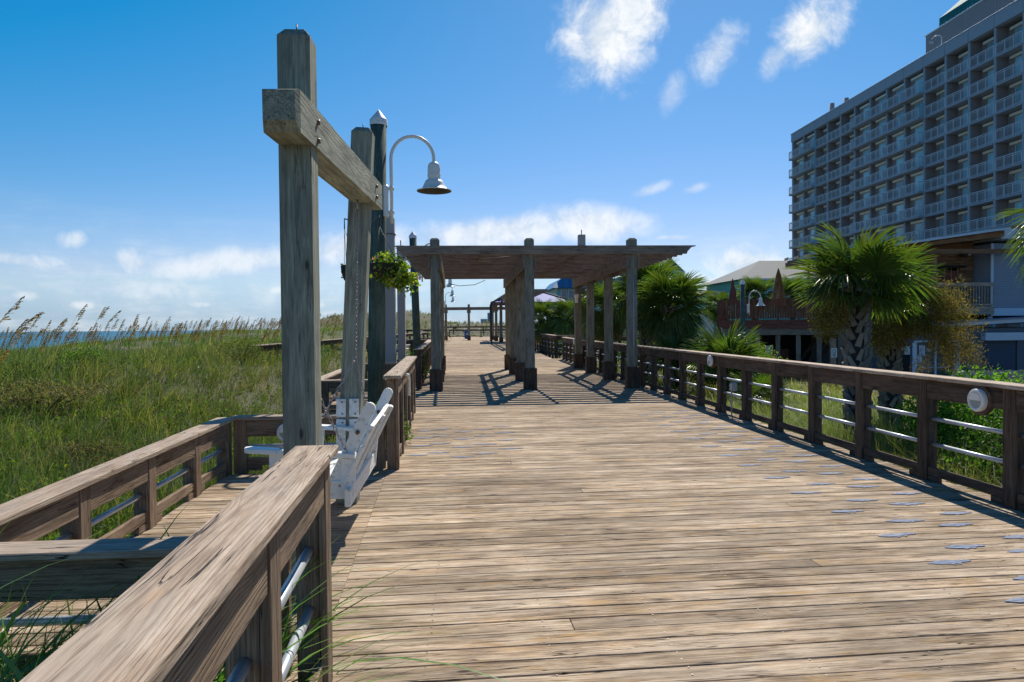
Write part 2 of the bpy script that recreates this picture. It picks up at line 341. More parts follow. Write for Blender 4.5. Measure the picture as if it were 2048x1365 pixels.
def box(name, lo, hi, mat, parent=None, c=.004):
    lo, hi = Vector(lo), Vector(hi); d = hi-lo; ctr = (lo+hi)/2
    # long axis on local X so the grain follows it
    ax = max(range(3), key=lambda i: d[i])
    if ax == 0: return link(name, chbox(d.x, d.y, d.z, c, mat), Matrix.Translation(ctr), parent)
    if ax == 1: return link(name, chbox(d.y, d.x, d.z, c, mat), Matrix.Translation(ctr) @ Matrix.Rotation(R(90), 4, 'Z'), parent)
    return link(name, chbox(d.z, d.y, d.x, c, mat), Matrix.Translation(ctr) @ Matrix.Rotation(R(-90), 4, 'Y'), parent)
def lathe(name, prof, mat, Mx, parent=None, n=20, mats=None, midx=None):
    """prof: (r, z) list revolved round local Z"""
    vs, fs, mi = [], [], []
    for r, z in prof:
        for k in range(n):
            a = 2*math.pi*k/n; vs.append((r*math.cos(a), r*math.sin(a), z))
    for i in range(len(prof)-1):
        for k in range(n):
            j = (k+1) % n; fs.append((i*n+k, i*n+j, (i+1)*n+j, (i+1)*n+k)); mi.append(midx[i] if midx else 0)
    return link(name, mesh(name, vs, fs, mats or mat, True, mi if midx else None), Mx, parent)
def tube_data(pts, r, n=10, caps=True):
    pts = [Vector(p) for p in pts]; vs, fs = [], []
    rr = r if isinstance(r, (list, tuple)) else [r]*len(pts)
    prev = None
    for i, p in enumerate(pts):
        t = (pts[min(i+1, len(pts)-1)]-pts[max(i-1, 0)]).normalized()
        a = prev if prev is not None else (Vector((0, 0, 1)) if abs(t.z) < .9 else Vector((1, 0, 0)))
        u = (a-t*a.dot(t)).normalized(); v = t.cross(u); prev = u
        for k in range(n):
            q = 2*math.pi*k/n; vs.append(p+(u*math.cos(q)+v*math.sin(q))*rr[i])
    for i in range(len(pts)-1):
        for k in range(n):
            j = (k+1) % n; fs.append((i*n+k, i*n+j, (i+1)*n+j, (i+1)*n+k))
    if caps: fs.append(tuple(range(n-1, -1, -1))); fs.append(tuple(range((len(pts)-1)*n, len(pts)*n)))
    return vs, fs
def tube(name, pts, r, mat, parent=None, n=10):
    o = Vector(pts[0]); vs, fs = tube_data([Vector(p)-o for p in pts], r, n)
    return link(name, mesh(name, vs, fs, mat, True), Matrix.Translation(o), parent)
def pipe(name, p0, p1, r, mat, parent=None):
    L = (Vector(p1)-Vector(p0)).length; key = ('pipe', round(L, 3), r, mat.name)
    if key not in _cache:
        vs, fs = tube_data([(-L/2, 0, 0), (L/2, 0, 0)], r, 12); _cache[key] = mesh('pipe', vs, fs, mat, True)
    return link(name, _cache[key], frame(p0, p1), parent)
def merge(name, items, mat, Mx=Matrix.Identity(4), parent=None, smooth=False):
    """items: list of (verts, faces) joined into ONE mesh"""
    vs, fs = [], []
    for v, f in items:
        b = len(vs); vs += [tuple(q) for q in v]; fs += [tuple(i+b for i in q) for q in f]
    return link(name, mesh(name, vs, fs, mat, smooth), Mx, parent)
def cube_data(lo, hi):
    (a, b, c), (d, e, f) = lo, hi
    return ([(a, b, c), (d, b, c), (d, e, c), (a, e, c), (a, b, f), (d, b, f), (d, e, f), (a, e, f)],
            [(0, 3, 2, 1), (4, 5, 6, 7), (0, 1, 5, 4), (1, 2, 6, 5), (2, 3, 7, 6), (3, 0, 4, 7)])
def prism(name, poly, axis, lo, hi, mat, parent=None):
    """extrude polygon along axis ('x','y','z'); poly in the two other coords (cyclic order)"""
    n = len(poly)
    f = {'x': lambda p, t: (t, p[0], p[1]), 'y': lambda p, t: (p[0], t, p[1]), 'z': lambda p, t: (p[0], p[1], t)}[axis]
    ctr = Vector(f(poly[0], lo))
    vs = [Vector(f(p, lo))-ctr for p in poly]+[Vector(f(p, hi))-ctr for p in poly]
    fs = [tuple(range(n)), tuple(range(2*n-1, n-1, -1))]+[(i, i+n, (i+1) % n+n, (i+1) % n) for i in range(n)]
    me = mesh(name, vs, fs, mat)
    import bmesh
    bm = bmesh.new(); bm.from_mesh(me); bmesh.ops.recalc_face_normals(bm, faces=bm.faces); bm.to_mesh(me); bm.free()
    return link(name, me, Matrix.Translation(ctr), parent)

def blades(name, base, height, width, lean, az_, tint, mat, parent=None, seg=3, curl=1.0, tipd=None):
    """numpy grass: every argument is an array; one joined mesh with a per-blade tint"""
    n = len(base); k = seg+1
    t = np.linspace(0, 1, k)[None, :, None]
    dirv = np.stack([np.cos(az_), np.sin(az_), np.zeros(n)], 1)[:, None, :]
    side = np.stack([-np.sin(az_+rng.normal(0, .9, n)), np.cos(az_+rng.normal(0, .9, n)), np.zeros(n)], 1)[:, None, :]
    h = height[:, None, None]; ln = lean[:, None, None]
    pos = base[:, None, :] + dirv*(h*ln*t**1.8) + np.array([0, 0, 1.])[None, None]*(h*(t-ln*.42*t**2.6*curl))
    w = width[:, None, None]*(1-t**1.5)*.5
    L = pos-side*w; Rr = pos+side*w
    vs = np.empty((n, 2*k-1, 3)); vs[:, 0:2*(k-1):2] = L[:, :-1]; vs[:, 1:2*(k-1):2] = Rr[:, :-1]; vs[:, -1] = pos[:, -1]
    nv = 2*k-1; quads = []
    for i in range(k-2): quads.append([2*i, 2*i+1, 2*i+3, 2*i+2])
    off = (np.arange(n)*nv)[:, None, None]
    Q = (np.array(quads)[None]+off).reshape(-1, 4); T = (np.array([[2*(k-2), 2*(k-2)+1, nv-1]])[None]+off).reshape(-1, 3)
    me = bpy.data.meshes.new(name); me.vertices.add(n*nv); me.vertices.foreach_set('co', vs.reshape(-1))
    loops = np.concatenate([Q.reshape(-1), T.reshape(-1)]); me.loops.add(len(loops)); me.loops.foreach_set('vertex_index', loops.astype(np.int32))
    cnt = np.concatenate([np.full(len(Q), 4), np.full(len(T), 3)]); st = np.concatenate([[0], np.cumsum(cnt)[:-1]])
    me.polygons.add(len(cnt)); me.polygons.foreach_set('loop_start', st.astype(np.int32))
    ca = me.color_attributes.new('tint', 'FLOAT_COLOR', 'POINT')
    col = np.ones((n, nv, 4)); col[:, :, :3] = tint[:, None, :]
    ca.data.foreach_set('color', col.reshape(-1)); me.materials.append(mat); me.update(calc_edges=True)
    return link(name, me, Matrix.Identity(4), parent)
def leafcloud(name, pos, size, tint, mat, parent=None, up=.3, aspect=.5, Mx=Matrix.Identity(4), fold=True, dirs=None):
    """small pointed two-face leaves at given points"""
    n = len(pos)
    d = rng.normal(0, 1, (n, 3)) if dirs is None else dirs+rng.normal(0, .25, (n, 3))
    if dirs is None: d[:, 2] += up
    d /= np.linalg.norm(d, axis=1)[:, None]
    s = np.cross(d, rng.normal(0, 1, (n, 3))); s /= np.linalg.norm(s, axis=1)[:, None]
    nn = np.cross(d, s); L = size[:, None]
    vs = np.stack([pos, pos+d*L*.5+s*L*aspect*.5+nn*L*.1, pos+d*L, pos+d*L*.5-s*L*aspect*.5+nn*L*.1], 1)
    off = (np.arange(n)*4)[:, None]
    T = np.concatenate([np.array([[0, 1, 2]])+off, np.array([[0, 2, 3]])+off])
    me = bpy.data.meshes.new(name); me.vertices.add(4*n); me.vertices.foreach_set('co', vs.reshape(-1))
    me.loops.add(T.size); me.loops.foreach_set('vertex_index', T.reshape(-1).astype(np.int32))
    me.polygons.add(len(T)); me.polygons.foreach_set('loop_start', (np.arange(len(T))*3).astype(np.int32))
    ca = me.color_attributes.new('tint', 'FLOAT_COLOR', 'POINT'); col = np.ones((n, 4, 4)); col[:, :, :3] = tint[:, None, :]
    ca.data.foreach_set('color', col.reshape(-1)); me.materials.append(mat); me.update(calc_edges=True)
    return link(name, me, Mx, parent)
def pick(cols, n, p=None, jit=.25):
    a = np.array(cols)[rng.choice(len(cols), n, p=p)]; return a*(1+rng.uniform(-jit, jit, (n, 1)))

# ================================================================ terrain
def rise(y):
    t = np.clip((np.asarray(y, float)-26)/34, 0, 1); return .3*t*t*(3-2*t)
def vnoise(x, y, s, seed=0):
    out = 0; amp = 1; tot = 0
    for k in range(4):
        a = 1.7*seed+k*2.3
        out = out+amp*(np.sin(x/s*1.3+a+1.7*np.sin(y/s*.9+a*2))*np.cos(y/s*1.1-a+1.3*np.sin(x/s*.7+a)))
        tot += amp; amp *= .5; s = s*.48
    return out/tot
def sstep(x, a, b):
    t = np.clip((x-a)/(b-a), 0, 1); return t*t*(3-2*t)
def terr(x, y):
    x = np.asarray(x, float); y = np.asarray(y, float)
    z = np.full(np.broadcast(x, y).shape, -.55)
    # dunes on the sea side
    L = sstep(-x, 2.3, 13)*.55+sstep(-x, 2.8, 7.5)*sstep(y, 7, 17)*.45+sstep(-x, 9, 17)*(1-sstep(y, 7, 17))*.45
    crest = .45+.95*sstep(y, 28, 75)-.25*sstep(30-y, 0, 30)
    z = z+L*(crest+.45)+sstep(-x, 2.2, 5)*vnoise(x, y, 5.5, 1)*.28
    z = z+sstep(-x, 3.7, 6.2)*sstep(y, 10.5, 17)*(1-sstep(-x, 9, 14))*.6
    z = z-sstep(-x, 21, 60)*5.2
    # inland side falls to the car park level
    z = z-sstep(x, 5.2, 20)*1.05+sstep(x, 5.5, 8)*vnoise(x, y, 4, 2)*.12
    z = z+sstep(y, 97, 125)*2.9*sstep(-x, -30, -5)*sstep(34+x, 0, 14)
    under = sstep(x, -1.3, -.8)*sstep(4.95-x, 0, .3)*sstep(104-y, 0, 5)
    return z-under*.25
def axis(parts):
    a = []
    for lo, hi, st in parts: a += list(np.arange(lo, hi, st))
    return np.array(a)
xs = axis([(-400, -80, 40), (-80, -30, 4), (-30, 24, .6), (24, 80, 3), (80, 400, 30), (400, 8001, 950)])
ys = axis([(-600, -40, 80), (-40, -8, 4), (-8, 60, .7), (60, 140, 2.5), (140, 500, 30), (500, 9001, 850)])
X, Y = np.meshgrid(xs, ys); Z = terr(X, Y)
nx, ny = len(xs), len(ys)
vs = np.stack([X, Y, Z], -1).reshape(-1, 3)
ii = (np.arange(ny-1)[:, None]*nx+np.arange(nx-1)[None]).reshape(-1)
fs = np.stack([ii, ii+1, ii+nx+1, ii+nx], 1)
me = bpy.data.meshes.new('ground'); me.from_pydata(vs.tolist(), [], fs.tolist()); me.materials.append(M['ground'])
me.polygons.foreach_set('use_smooth', [True]*len(me.polygons)); me.update()
tag(link('ground', me, Matrix.Identity(4)), kind='structure')
me = mesh('sea', [(-20000, -6000, -3.4), (600, -6000, -3.4), (600, 24000, -3.4), (-20000, 24000, -3.4)], [(0, 1, 2, 3)], M['sea'])
tag(link('sea', me, Matrix.Identity(4)), kind='structure')

# ================================================================ boardwalk
XR = 4.86
def XL(y): return -.60-.0355*(y-3.2) if y > 3.2 else -.60
walk = empty('boardwalk', (0, 0, 0), kind='structure')
def theta(y): return R(np.clip(2.3-.2*(y-2.5), -.9, 2.6))
ends = []
y = 1.2; k = 0
NPL = 215
while k < NPL:
    w = .143; th = float(theta(y)); zc = -.019+float(rise(y))+random.uniform(-.0018, .0018); t = math.tan(th)
    left = XL(y)-.25; segs = []
    if 3.3 < y < 7.95: left = XL(y)-.12
    j = [None, .34, .67, None, .5, .2][k % 6] if k % 5 == 2 else None
    cuts = [left, XR] if j is None else [left, left+(XR-left)*(j+random.uniform(-.08, .08)), XR]
    for a, b in zip(cuts[:-1], cuts[1:]):
        b2 = b-(.004 if b != XR else random.uniform(-.01, .03))
        f = lambda x: y+(x-1.5)*t
        L = round((b2-a)*20)/20 if k > 60 else (b2-a)
        board('plank', (a, f(a), zc), (a+L, f(a+L), zc), (w-.001, w-.003, w-.002)[k % 3], .038, M['deck'], walk, c=.003)
    y += .1495+random.uniform(-.0006, .0006)+ (0.0012 if random.random() < .1 else 0); k += 1
YE = y
items = []
while y < 104:
    w = .29 if y > 45 else .143; st = w+.007
    zc = float(rise(y)); items.append(cube_data((XL(min(y, 45))-.3-(.0 if y < 45 else .6), y, zc-.038), (XR-(.0 if y < 34 else .6), y+w, zc+random.uniform(-.001, .001)))); y += st
o = merge('far_planking', items, M['deck'], parent=walk); o['kind'] = 'stuff'
# planks of the swing bay
yb = 3.32; k = 0
while yb < 7.95:
    board('plank', (-2.62, yb, -.021), (XL(yb)-.125, yb+.02, -.021), .143, .038, M['deck'], walk); yb += .1505
yb = 13.9
while yb < 19.6:
    board('plank', (-3.0, yb, -.021), (XL(yb)-.255, yb, -.021), .143, .038, M['deck'], walk); yb += .1505
# rim joists and piles under the deck
for (a, b) in (((-.92, -3, -.17), (-.92, 3.3, -.17)), ((-.95, 8.0, -.17), (-1.25, 14, -.17)), ((XR+.02, -3, -.17), (XR+.02, 33, -.17)), ((-2.66, 3.3, -.17), (-2.66, 8.0, -.17)), ((-2.7, 8.02, -.17), (-.9, 8.02, -.17)), ((-2.62, 3.26, -.17), (-.7, 3.26, -.17))):
    board('rim_joist', a, b, .05, .25, M['rail'], walk)
for yy in np.arange(2, 34, 3.0):
    for xx in (-.75, 1.9, 4.7): pipe('pile', (xx, yy, -.9), (xx, yy, -.06), .12, M['pile'], walk)
# screw heads
items = []
for yy in np.arange(1.3, 12, .1495):
    for xx in np.arange(-.2, 4.8, .61):
        for d in (-.04, .04):
            px_, py_ = xx+random.uniform(-.01, .01), yy+d+(xx-1.5)*math.tan(float(theta(yy)))
            r_ = .0055
            items.append(([(px_+r_*math.cos(q), py_+r_*math.sin(q), .0022) for q in (0, 1.05, 2.1, 3.14, 4.19, 5.24)], [(0, 1, 2, 3, 4, 5)]))
o = merge('screw_head', items, M['steel'], parent=walk); o['kind'] = 'stuff'
# worn blue stencilled fish
fish = [(-.5, .0), (-.40, .10), (-.30, .16), (-.24, .34), (-.16, .26), (-.02, .32), (.10, .22), (.22, .18), (.30, .26), (.37, .14), (.44, .2), (.5, .05), (.42, -.05),
        (.30, -.10), (.20, -.16), (.15, -.34), (.06, -.24), (-.05, -.40), (-.12, -.26), (-.26, -.22), (-.40, -.12)]
for v in range(3):
    pts = [(x_*.33+random.uniform(-.006, .006), y_*.135+random.uniform(-.004, .004)) for x_, y_ in fish]
    n = len(pts); vs = [(a, b, .0) for a, b in pts]+[(a, b, -.003) for a, b in pts]
    _cache['fish', v] = mesh('painted_fish', vs, [tuple(range(n-1, -1, -1))]+[(i, (i+1) % n, (i+1) % n+n, i+n) for i in range(n)], M['paint'])
cells = []
for i, yy in enumerate(np.arange(3.76, 12.9, .66)):
    for j, xx in enumerate((3.23, 3.55, 3.88, 4.11)): cells.append((xx+random.uniform(-.02, .02), yy+(0, .34, .18, .52)[j]+random.uniform(-.03, .03)))
for i, yy in enumerate(np.arange(8.65, 11.3, .70)):
    for j, xx in enumerate((-.62, -.36, -.04, .26, .59)): cells.append((xx, yy+(.18, .33, 0, .2, .53)[j]))
for i, (xx, yy) in enumerate(cells):
    link('painted_fish', _cache['fish', i % 3], Matrix.Translation((xx, yy, .0058)) @ Matrix.Rotation(R(random.uniform(-6, 6)), 4, 'Z') @ Matrix.Scale(random.uniform(.88, 1.05), 4), walk)

# ================================================================ railings
def railing(name, pts, side, label, group=None, H=1.07, pipes=(.37, .63), spacing=1.17, cat='railing', z0=None, first=0.0, capw=.20, mat=None, pc=None, capmat=None, dense=True, kick=True):
    """pts: inner face line on the deck; side=+1 when the railing stands to the left of its direction"""
    mat = mat or M['rail']; capmat = capmat or M['cap']
    zf = z0 if z0 is not None else (lambda y: float(rise(y)))
    root = empty(name, (*pts[0], zf(pts[0][1])), label, cat, group)
    for (a, b) in zip(pts[:-1], pts[1:]):
        a, b = Vector(a), Vector(b); d = (b-a); L = d.length; d.normalize(); nrm = Vector((-d.y, d.x))*side
        P = lambda s, off, z: Vector((*(a+d*s+nrm*off), zf((a+d*s).y)+z))
        n = max(1, round((L-first)/spacing)); ss = [first+(L-first)*i/n for i in range(n+1)]
        if first > .6: ss = [0.07]+ss
        for s in ss:
            s = min(max(s, .07), L-.07); q = P(s, 0, 0)
            board('post', P(s, .036, -.03), P(s, .036, H-.042), .14, .032, mat, root, up=(*nrm, 0))
            board('post', P(s, .105, -.25), P(s, .105, H-.042), .10, .10, mat, root, up=(*nrm, 0))
        cs = [0]; 
        while cs[-1] < L-4.6: cs.append(cs[-1]+random.choice((3.5, 4.68)))
        cs.append(L)
        for s0, s1 in zip(cs[:-1], cs[1:]):
            e0 = -.03 if s0 == 0 else .002; e1 = .03 if s1 == L else -.002
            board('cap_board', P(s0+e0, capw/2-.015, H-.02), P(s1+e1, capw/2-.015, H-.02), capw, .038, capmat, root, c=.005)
        for s0, s1 in zip(ss[:-1], ss[1:]):
            s0, s1 = max(s0, .07)+.072, min(s1, L-.07)-.072
            if s1-s0 < .1: continue
            board('fascia_board', P(s0, .045, H-.042-.095), P(s1, .045, H-.042-.095), .038, .185, M['capside'] if False else mat, root)
            for z in pipes: pipe('pipe_rail', P(s0-.06, .10, z), P(s1+.06, .10, z), .021, M['pipe'], root)
            if kick:
                board('kick_board', P(s0, .06, .105), P(s1, .06, .105), .04, .085, mat, root)
                board('kick_block', P(s0+.0, .06, .03), P(s0+.16, .06, .03), .04, .055, mat, root)
                board('kick_block', P(s1-.16, .06, .03), P(s1, .06, .03), .04, .055, mat, root)
    return root
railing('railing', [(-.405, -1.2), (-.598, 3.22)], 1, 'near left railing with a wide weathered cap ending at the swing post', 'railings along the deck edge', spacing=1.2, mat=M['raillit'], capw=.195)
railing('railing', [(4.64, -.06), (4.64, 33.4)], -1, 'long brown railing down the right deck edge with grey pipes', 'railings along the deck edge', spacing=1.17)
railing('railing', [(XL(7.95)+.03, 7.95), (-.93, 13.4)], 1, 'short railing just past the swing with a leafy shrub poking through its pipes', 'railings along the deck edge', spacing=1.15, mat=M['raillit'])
railing('railing', [(-1.12, 18.3), (-1.45, 31)], 1, 'railing behind the first shade structure post on the ocean side', 'railings along the deck edge')
low = dict(H=.62, pipes=(.27,), mat=M['raillit'], group='low railings round the swing bays')
railing('low_railing', [(-2.44, 3.35), (-2.60, 8.02)], 1, 'low railing on the grass side of the near swing bay', first=.35, **low)
railing('low_railing', [(-.82, 3.24), (-2.55, 3.22)], -1, 'low railing across the near end of the swing bay, half in shadow', spacing=1.7, **low)
railing('low_railing', [(-.92, 8.05), (-2.62, 8.05)], -1, 'low dark railing behind the swing, closing the far end of its bay', spacing=.85, **low)
railing('low_railing', [(-2.78, 13.4), (-2.95, 19.8)], 1, 'low railing along the grass of the second bay, seen between the swing posts', **low)
railing('low_railing', [(-1.3, 13.55), (-2.75, 13.55)], -1, 'low railing across the near end of the second bay, behind the second swing post', spacing=.72, **low)
railing('low_railing', [(-1.5, 19.9), (-2.9, 19.9)], -1, 'low railing across the far end of the second bay', spacing=.7, **low)
railing('railing', [(-1.45, 32), (-3.4, 32.2)], -1, 'railing far behind the second bay, crossing to the grass', H=1.07, spacing=.9)
railing('railing', [(4.75, 33.45), (9.5, 33.7)], 1, 'far railing turning right off the long deck railing beneath the palms', 'railings along the deck edge')
railing('railing', [(4.75, 37.2), (4.2, 52)], -1, 'railing beyond the gap on the right, behind the first shade structure', 'railings along the deck edge')
railing('railing', [(4.8, 37.15), (9.5, 37.4)], -1, 'second railing of the side ramp, behind the palm trunks', 'railings along the deck edge')
railing('railing', [(-2.2, 96), (11, 96)], 1, 'railing closing the far end of the boardwalk behind the blue bin', 'railings along the deck edge', spacing=2.2)
railing('walkway_railing', [(-6.75, 23), (-3.2, 62)], 1, 'long railing of the beach walkway half hidden in the dune grass', spacing=2.3, z0=lambda y: .0+.004*max(0, y-17))
railing('walkway_railing', [(-4, 108), (14, 100)], 1, 'sloping railing on the dune beyond the far end of the deck', spacing=2.4, z0=lambda y: .75)
railing('walkway_railing', [(-12, 70), (-1.9, 76)], 1, 'distant railing crossing the dune left of the far posts', spacing=2.4, z0=lambda y: .4)
# step lights on the long right railing
def octa(r, t):
    vs = []; 
    for x in (-t/2, t/2):
        for i in range(8):
            a = R(22.5+45*i); vs.append((x, r*math.cos(a)/math.cos(R(22.5)), r*math.sin(a)/math.cos(R(22.5))))
    return vs, [tuple(range(7, -1, -1)), tuple(range(8, 16))]+[(i, (i+1) % 8, (i+1) % 8+8, i+8) for i in range(8)]
def step_light(y, label, x=4.64, plate=True, ang=90, z=.93, r=.105):
    root = empty('step_light', (x, y, z), label, 'step light', 'round lights on the railings')
    F = Matrix.Translation((x, y, z)) @ Matrix.Rotation(R(ang-90), 4, 'Z')
    if plate: v, f = octa(.135, .04); link('backing_plate', mesh('backing_plate', v, f, M['rail']), F @ Matrix.Translation((.02, 0, 0)), root)
    T = F @ Matrix.Rotation(R(-90), 4, 'Y')
    lathe('light_body', [(r, 0), (r, .03), (r*.92, .042), (r*.74, .044), (r*.70, .03), (0, .03)], M['lampwhite'], T @ Matrix.Translation((0, 0, .0)), root, 28)
    # half-hood covering the upper part and the lens below it
    n = 14; vs = [(.062*math.cos(math.pi*i/(n-1))*1.15, .07*math.sin(math.pi*i/(n-1)), .046) for i in range(n)]; vs2 = [(a, b, .03) for a, b, c in vs]
    Rr = T @ Matrix.Rotation(R(-90), 4, 'Z')
    link('hood', mesh('hood', vs+vs2, [tuple(range(n))]+[(i, (i+1) % n, (i+1) % n+n, i+n) for i in range(n)], M['lampwhite']), Rr, root)
    link('lens', mesh('lens', [(-a, -b*.95, .036) for a, b, c in vs]+[(-a, -b*.95, .028) for a, b, c in vs], [tuple(range(n))]+[(i, (i+1) % n, (i+1) % n+n, i+n) for i in range(n)], M['plastic_light']), Rr, root)
    return root
step_light(6.03, 'round white step light nearest the camera on the right railing', z=.90)
step_light(12.95, 'round white step light midway down the right railing', z=.93)
step_light(29.5, 'small white step light at the far end of the right railing', z=.95)
step_light(8.035, 'round grey light on the low railing behind the swing seat', x=-2.02, plate=False, ang=180, z=.44)
# outlet box on the right railing
root = empty('outlet_box', (4.6, 11.75, .55), 'grey weatherproof outlet box on the right railing', 'outlet box')
box('box_body', (4.57, 11.66, .47), (4.635, 11.8, .61), M['boxgrey'], root); box('cover', (4.545, 11.675, .485), (4.568, 11.785, .595), M['boxgrey'], root); pipe('conduit', (4.6, 11.83, .6), (4.6, 11.83, .02), .012, M['boxgrey'], root)

# ================================================================ first shade structure
pg = empty('shade_structure', (1.66, 17.8, 0), 'brown timber shade structure spanning the boardwalk with close-set roof slats', 'pergola')
cols = (-.74, 1.66, 4.32)
def capped_post(name, x, y, z0, z1, w, mat, parent, lean=(0, 0)):
    a = w/2; s = .045
    ring = [(-a, -a), (a, -a), (a, a), (-a, a)]
    c = .006; oct_ = [(-a+c, -a), (a-c, -a), (a, -a+c), (a, a-c), (a-c, a), (-a+c, a), (-a, a-c), (-a, -a+c)]
    Hh = z1-z0; vs = []
    for z, k in ((0, 1), (Hh-s, 1), (Hh, .62)):
        for p in oct_: vs.append((z, p[1]*k, p[0]*k))
    fs = [tuple(range(7, -1, -1)), tuple(range(16, 24))]+[(r*8+i, r*8+(i+1) % 8, (r+1)*8+(i+1) % 8, (r+1)*8+i) for r in range(2) for i in range(8)]
    key = ('cpost', round(Hh, 3), w, mat.name)
    if key not in _cache:
        me = mesh(name, vs, fs, mat); import bmesh
        bm = bmesh.new(); bm.from_mesh(me); bmesh.ops.recalc_face_normals(bm, faces=bm.faces); bm.to_mesh(me); bm.free(); _cache[key] = me
    Z_ = Vector((lean[0], lean[1], 1)).normalized(); Y_ = Vector((0, 1, 0)); Y_ = (Y_-Z_*Y_.dot(Z_)).normalized(); X_ = Z_.cross(Y_)
    # local X -> up, local Y -> world Y, local Z -> world +-X
    Mx = Matrix((Z_, Y_, -X_ if False else Z_.cross(Y_))).transposed().to_4x4(); Mx.translation = Vector((x, y, z0))
    return link(name, _cache[key], Mx, parent)
for i, xx in enumerate(cols):
    for j, yy in enumerate((17.9, 20.85, 23.9, 26.6)):
        xx = cols[i]-(.018*(yy-17.9) if i == 0 else 0); capped_post('post', xx, yy, 0, 3.87, .235, M['pergpost'], pg)
        for (a, b, c_, d) in ((-.165, -.165, .165, -.12), (-.165, .12, .165, .165), (-.165, -.119, -.12, .119), (.12, -.119, .165, .119)):
            box('post_skirt', (xx+a, yy+b, .0), (xx+c_, yy+d, .55), M['rail'], pg)
    for sx in (-.145, .145):
        board('beam', (cols[i]+sx, 17.72, 3.27), (xx+sx, 26.85, 3.27), .05, .34, M['pergola'], pg)
    for yy in (17.9, 20.85, 23.9, 26.6):
        for sx in (-.175, .175):
            for zz in (3.2, 3.35): xx = cols[i]-(.018*(yy-17.9) if i == 0 else 0); pipe('bolt', (xx+sx-.01, yy, zz), (xx+sx+.01, yy, zz), .016, M['steel'], pg)
# roof slats with a scrolled tail at each end
prof = [(-1.74, .20), (-1.72, .215), (5.93, .215), (5.93, .19), (5.86, .18), (5.80, .15), (5.76, .10), (5.72, .06), (5.70, 0), (-1.50, 0), (-1.52, .06), (-1.56, .10), (-1.60, .15), (-1.66, .18), (-1.74, .19)]
n = len(prof); t = .021
vs = [(a-2.1, -t, b-.107) for a, b in prof]+[(a-2.1, t, b-.107) for a, b in prof]
sl = mesh('roof_slat', vs, [tuple(range(n)), tuple(range(2*n-1, n-1, -1))]+[(i, i+n, (i+1) % n+n, (i+1) % n) for i in range(n)], M['pergola'])
import bmesh
bm = bmesh.new(); bm.from_mesh(sl); bmesh.ops.recalc_face_normals(bm, faces=bm.faces); bm.to_mesh(sl); bm.free()
yy = 17.66
while yy < 26.9:
    link('roof_slat', sl, Matrix.Translation((2.1, yy, 3.552+random.uniform(-.003, .003))) @ Matrix.Rotation(R(random.uniform(-.2, .2)), 4, 'Z'), pg); yy += .455 if yy > 17.8 else .40
for xx in (.45, 3.0):     # lines of short blocking between the slats
    yy = 17.9
    while yy < 26.6: box('blocking', (xx-.02+(yy-17)*-.03, yy-.15, 3.47), (xx+.02+(yy-17)*-.03, yy+.15, 3.63), M['pergola'], pg); yy += .455
tube('conduit', [(4.34, 17.77, .55), (4.34, 17.77, 2.85)], .017, M['boxgrey'], pg)
tube('cable', [(-.6, 26.9, 3.3), (-.2, 26.9, 3.2), (.4, 26.9, 3.24), (.8, 26.9, 3.42)], .012, M['lampdark'], pg)
tube('cable', [(-.4, 18.2, 3.43), (.1, 18.3, 3.36), (.8, 18.2, 3.40), (1.2, 18.1, 3.43)], .01, M['lampdark'], pg)
root = empty('wall_light', (4.3, 26.4, 2.6), 'small round light on the rear right post of the shade structure', 'light')
lathe('lamp_globe', [(0, -.1), (.08, -.06), (.1, 0), (.09, .06), (0, .1)], M['lampwhite'], Matrix.Translation((4.25, 26.36, 2.75)), root, 14); box('lamp_base', (4.2, 26.37, 2.5), (4.3, 26.45, 2.68), M['lampwhite'], root)
# ================================================================ far shade structure
fp = empty('shade_structure', (.4, 72, .3), 'small far shade structure on slim posts, framing the end of the deck', 'pergola')
for xx, yy in ((-1.93, 72), (.42, 72), (2.85, 72), (2.95, 66), (3.1, 60), (3.3, 54), (3.5, 48)):
    capped_post('post', xx, yy, .22, 4.0, .24, M['pergola'], fp); box('post_skirt', (xx-.17, yy-.17, .22), (xx+.17, yy+.17, .75), M['rail'], fp)
    box('bracket', (xx-.2, yy-.13, 3.1), (xx+.2, yy+.13, 3.38), M['pergola'], fp)
box('beam', (-3.2, 71.75, 3.4), (4.2, 71.83, 3.7), M['pergola'], fp); box('beam', (-3.2, 72.17, 3.4), (4.2, 72.25, 3.7), M['pergola'], fp)
board('beam', (2.75, 73, 3.85), (3.45, 46, 3.85), .08, .28, M['pergola'], fp); board('beam', (3.05, 73, 3.85), (3.75, 46, 3.85), .08, .28, M['pergola'], fp)
for yy in np.arange(47, 73, 1.3): box('roof_slat', (2.6+(73-yy)*.02, yy-.03, 3.97), (5.6, yy+.03, 4.15), M['pergola'], fp)

# ================================================================ bench swing and its frame
sf = empty('swing_frame', (-.98, 4.3, 0), 'greenish timber frame of two tall posts and a heavy beam over the white swing', 'swing frame')
capped_post('post', -.985, 4.3, 0, 3.37, .19, M['post'], sf, lean=(.0, 0))
capped_post('post', -1.10, 6.55, 0, 3.44, .19, M['post'], sf, lean=(.055, 0))
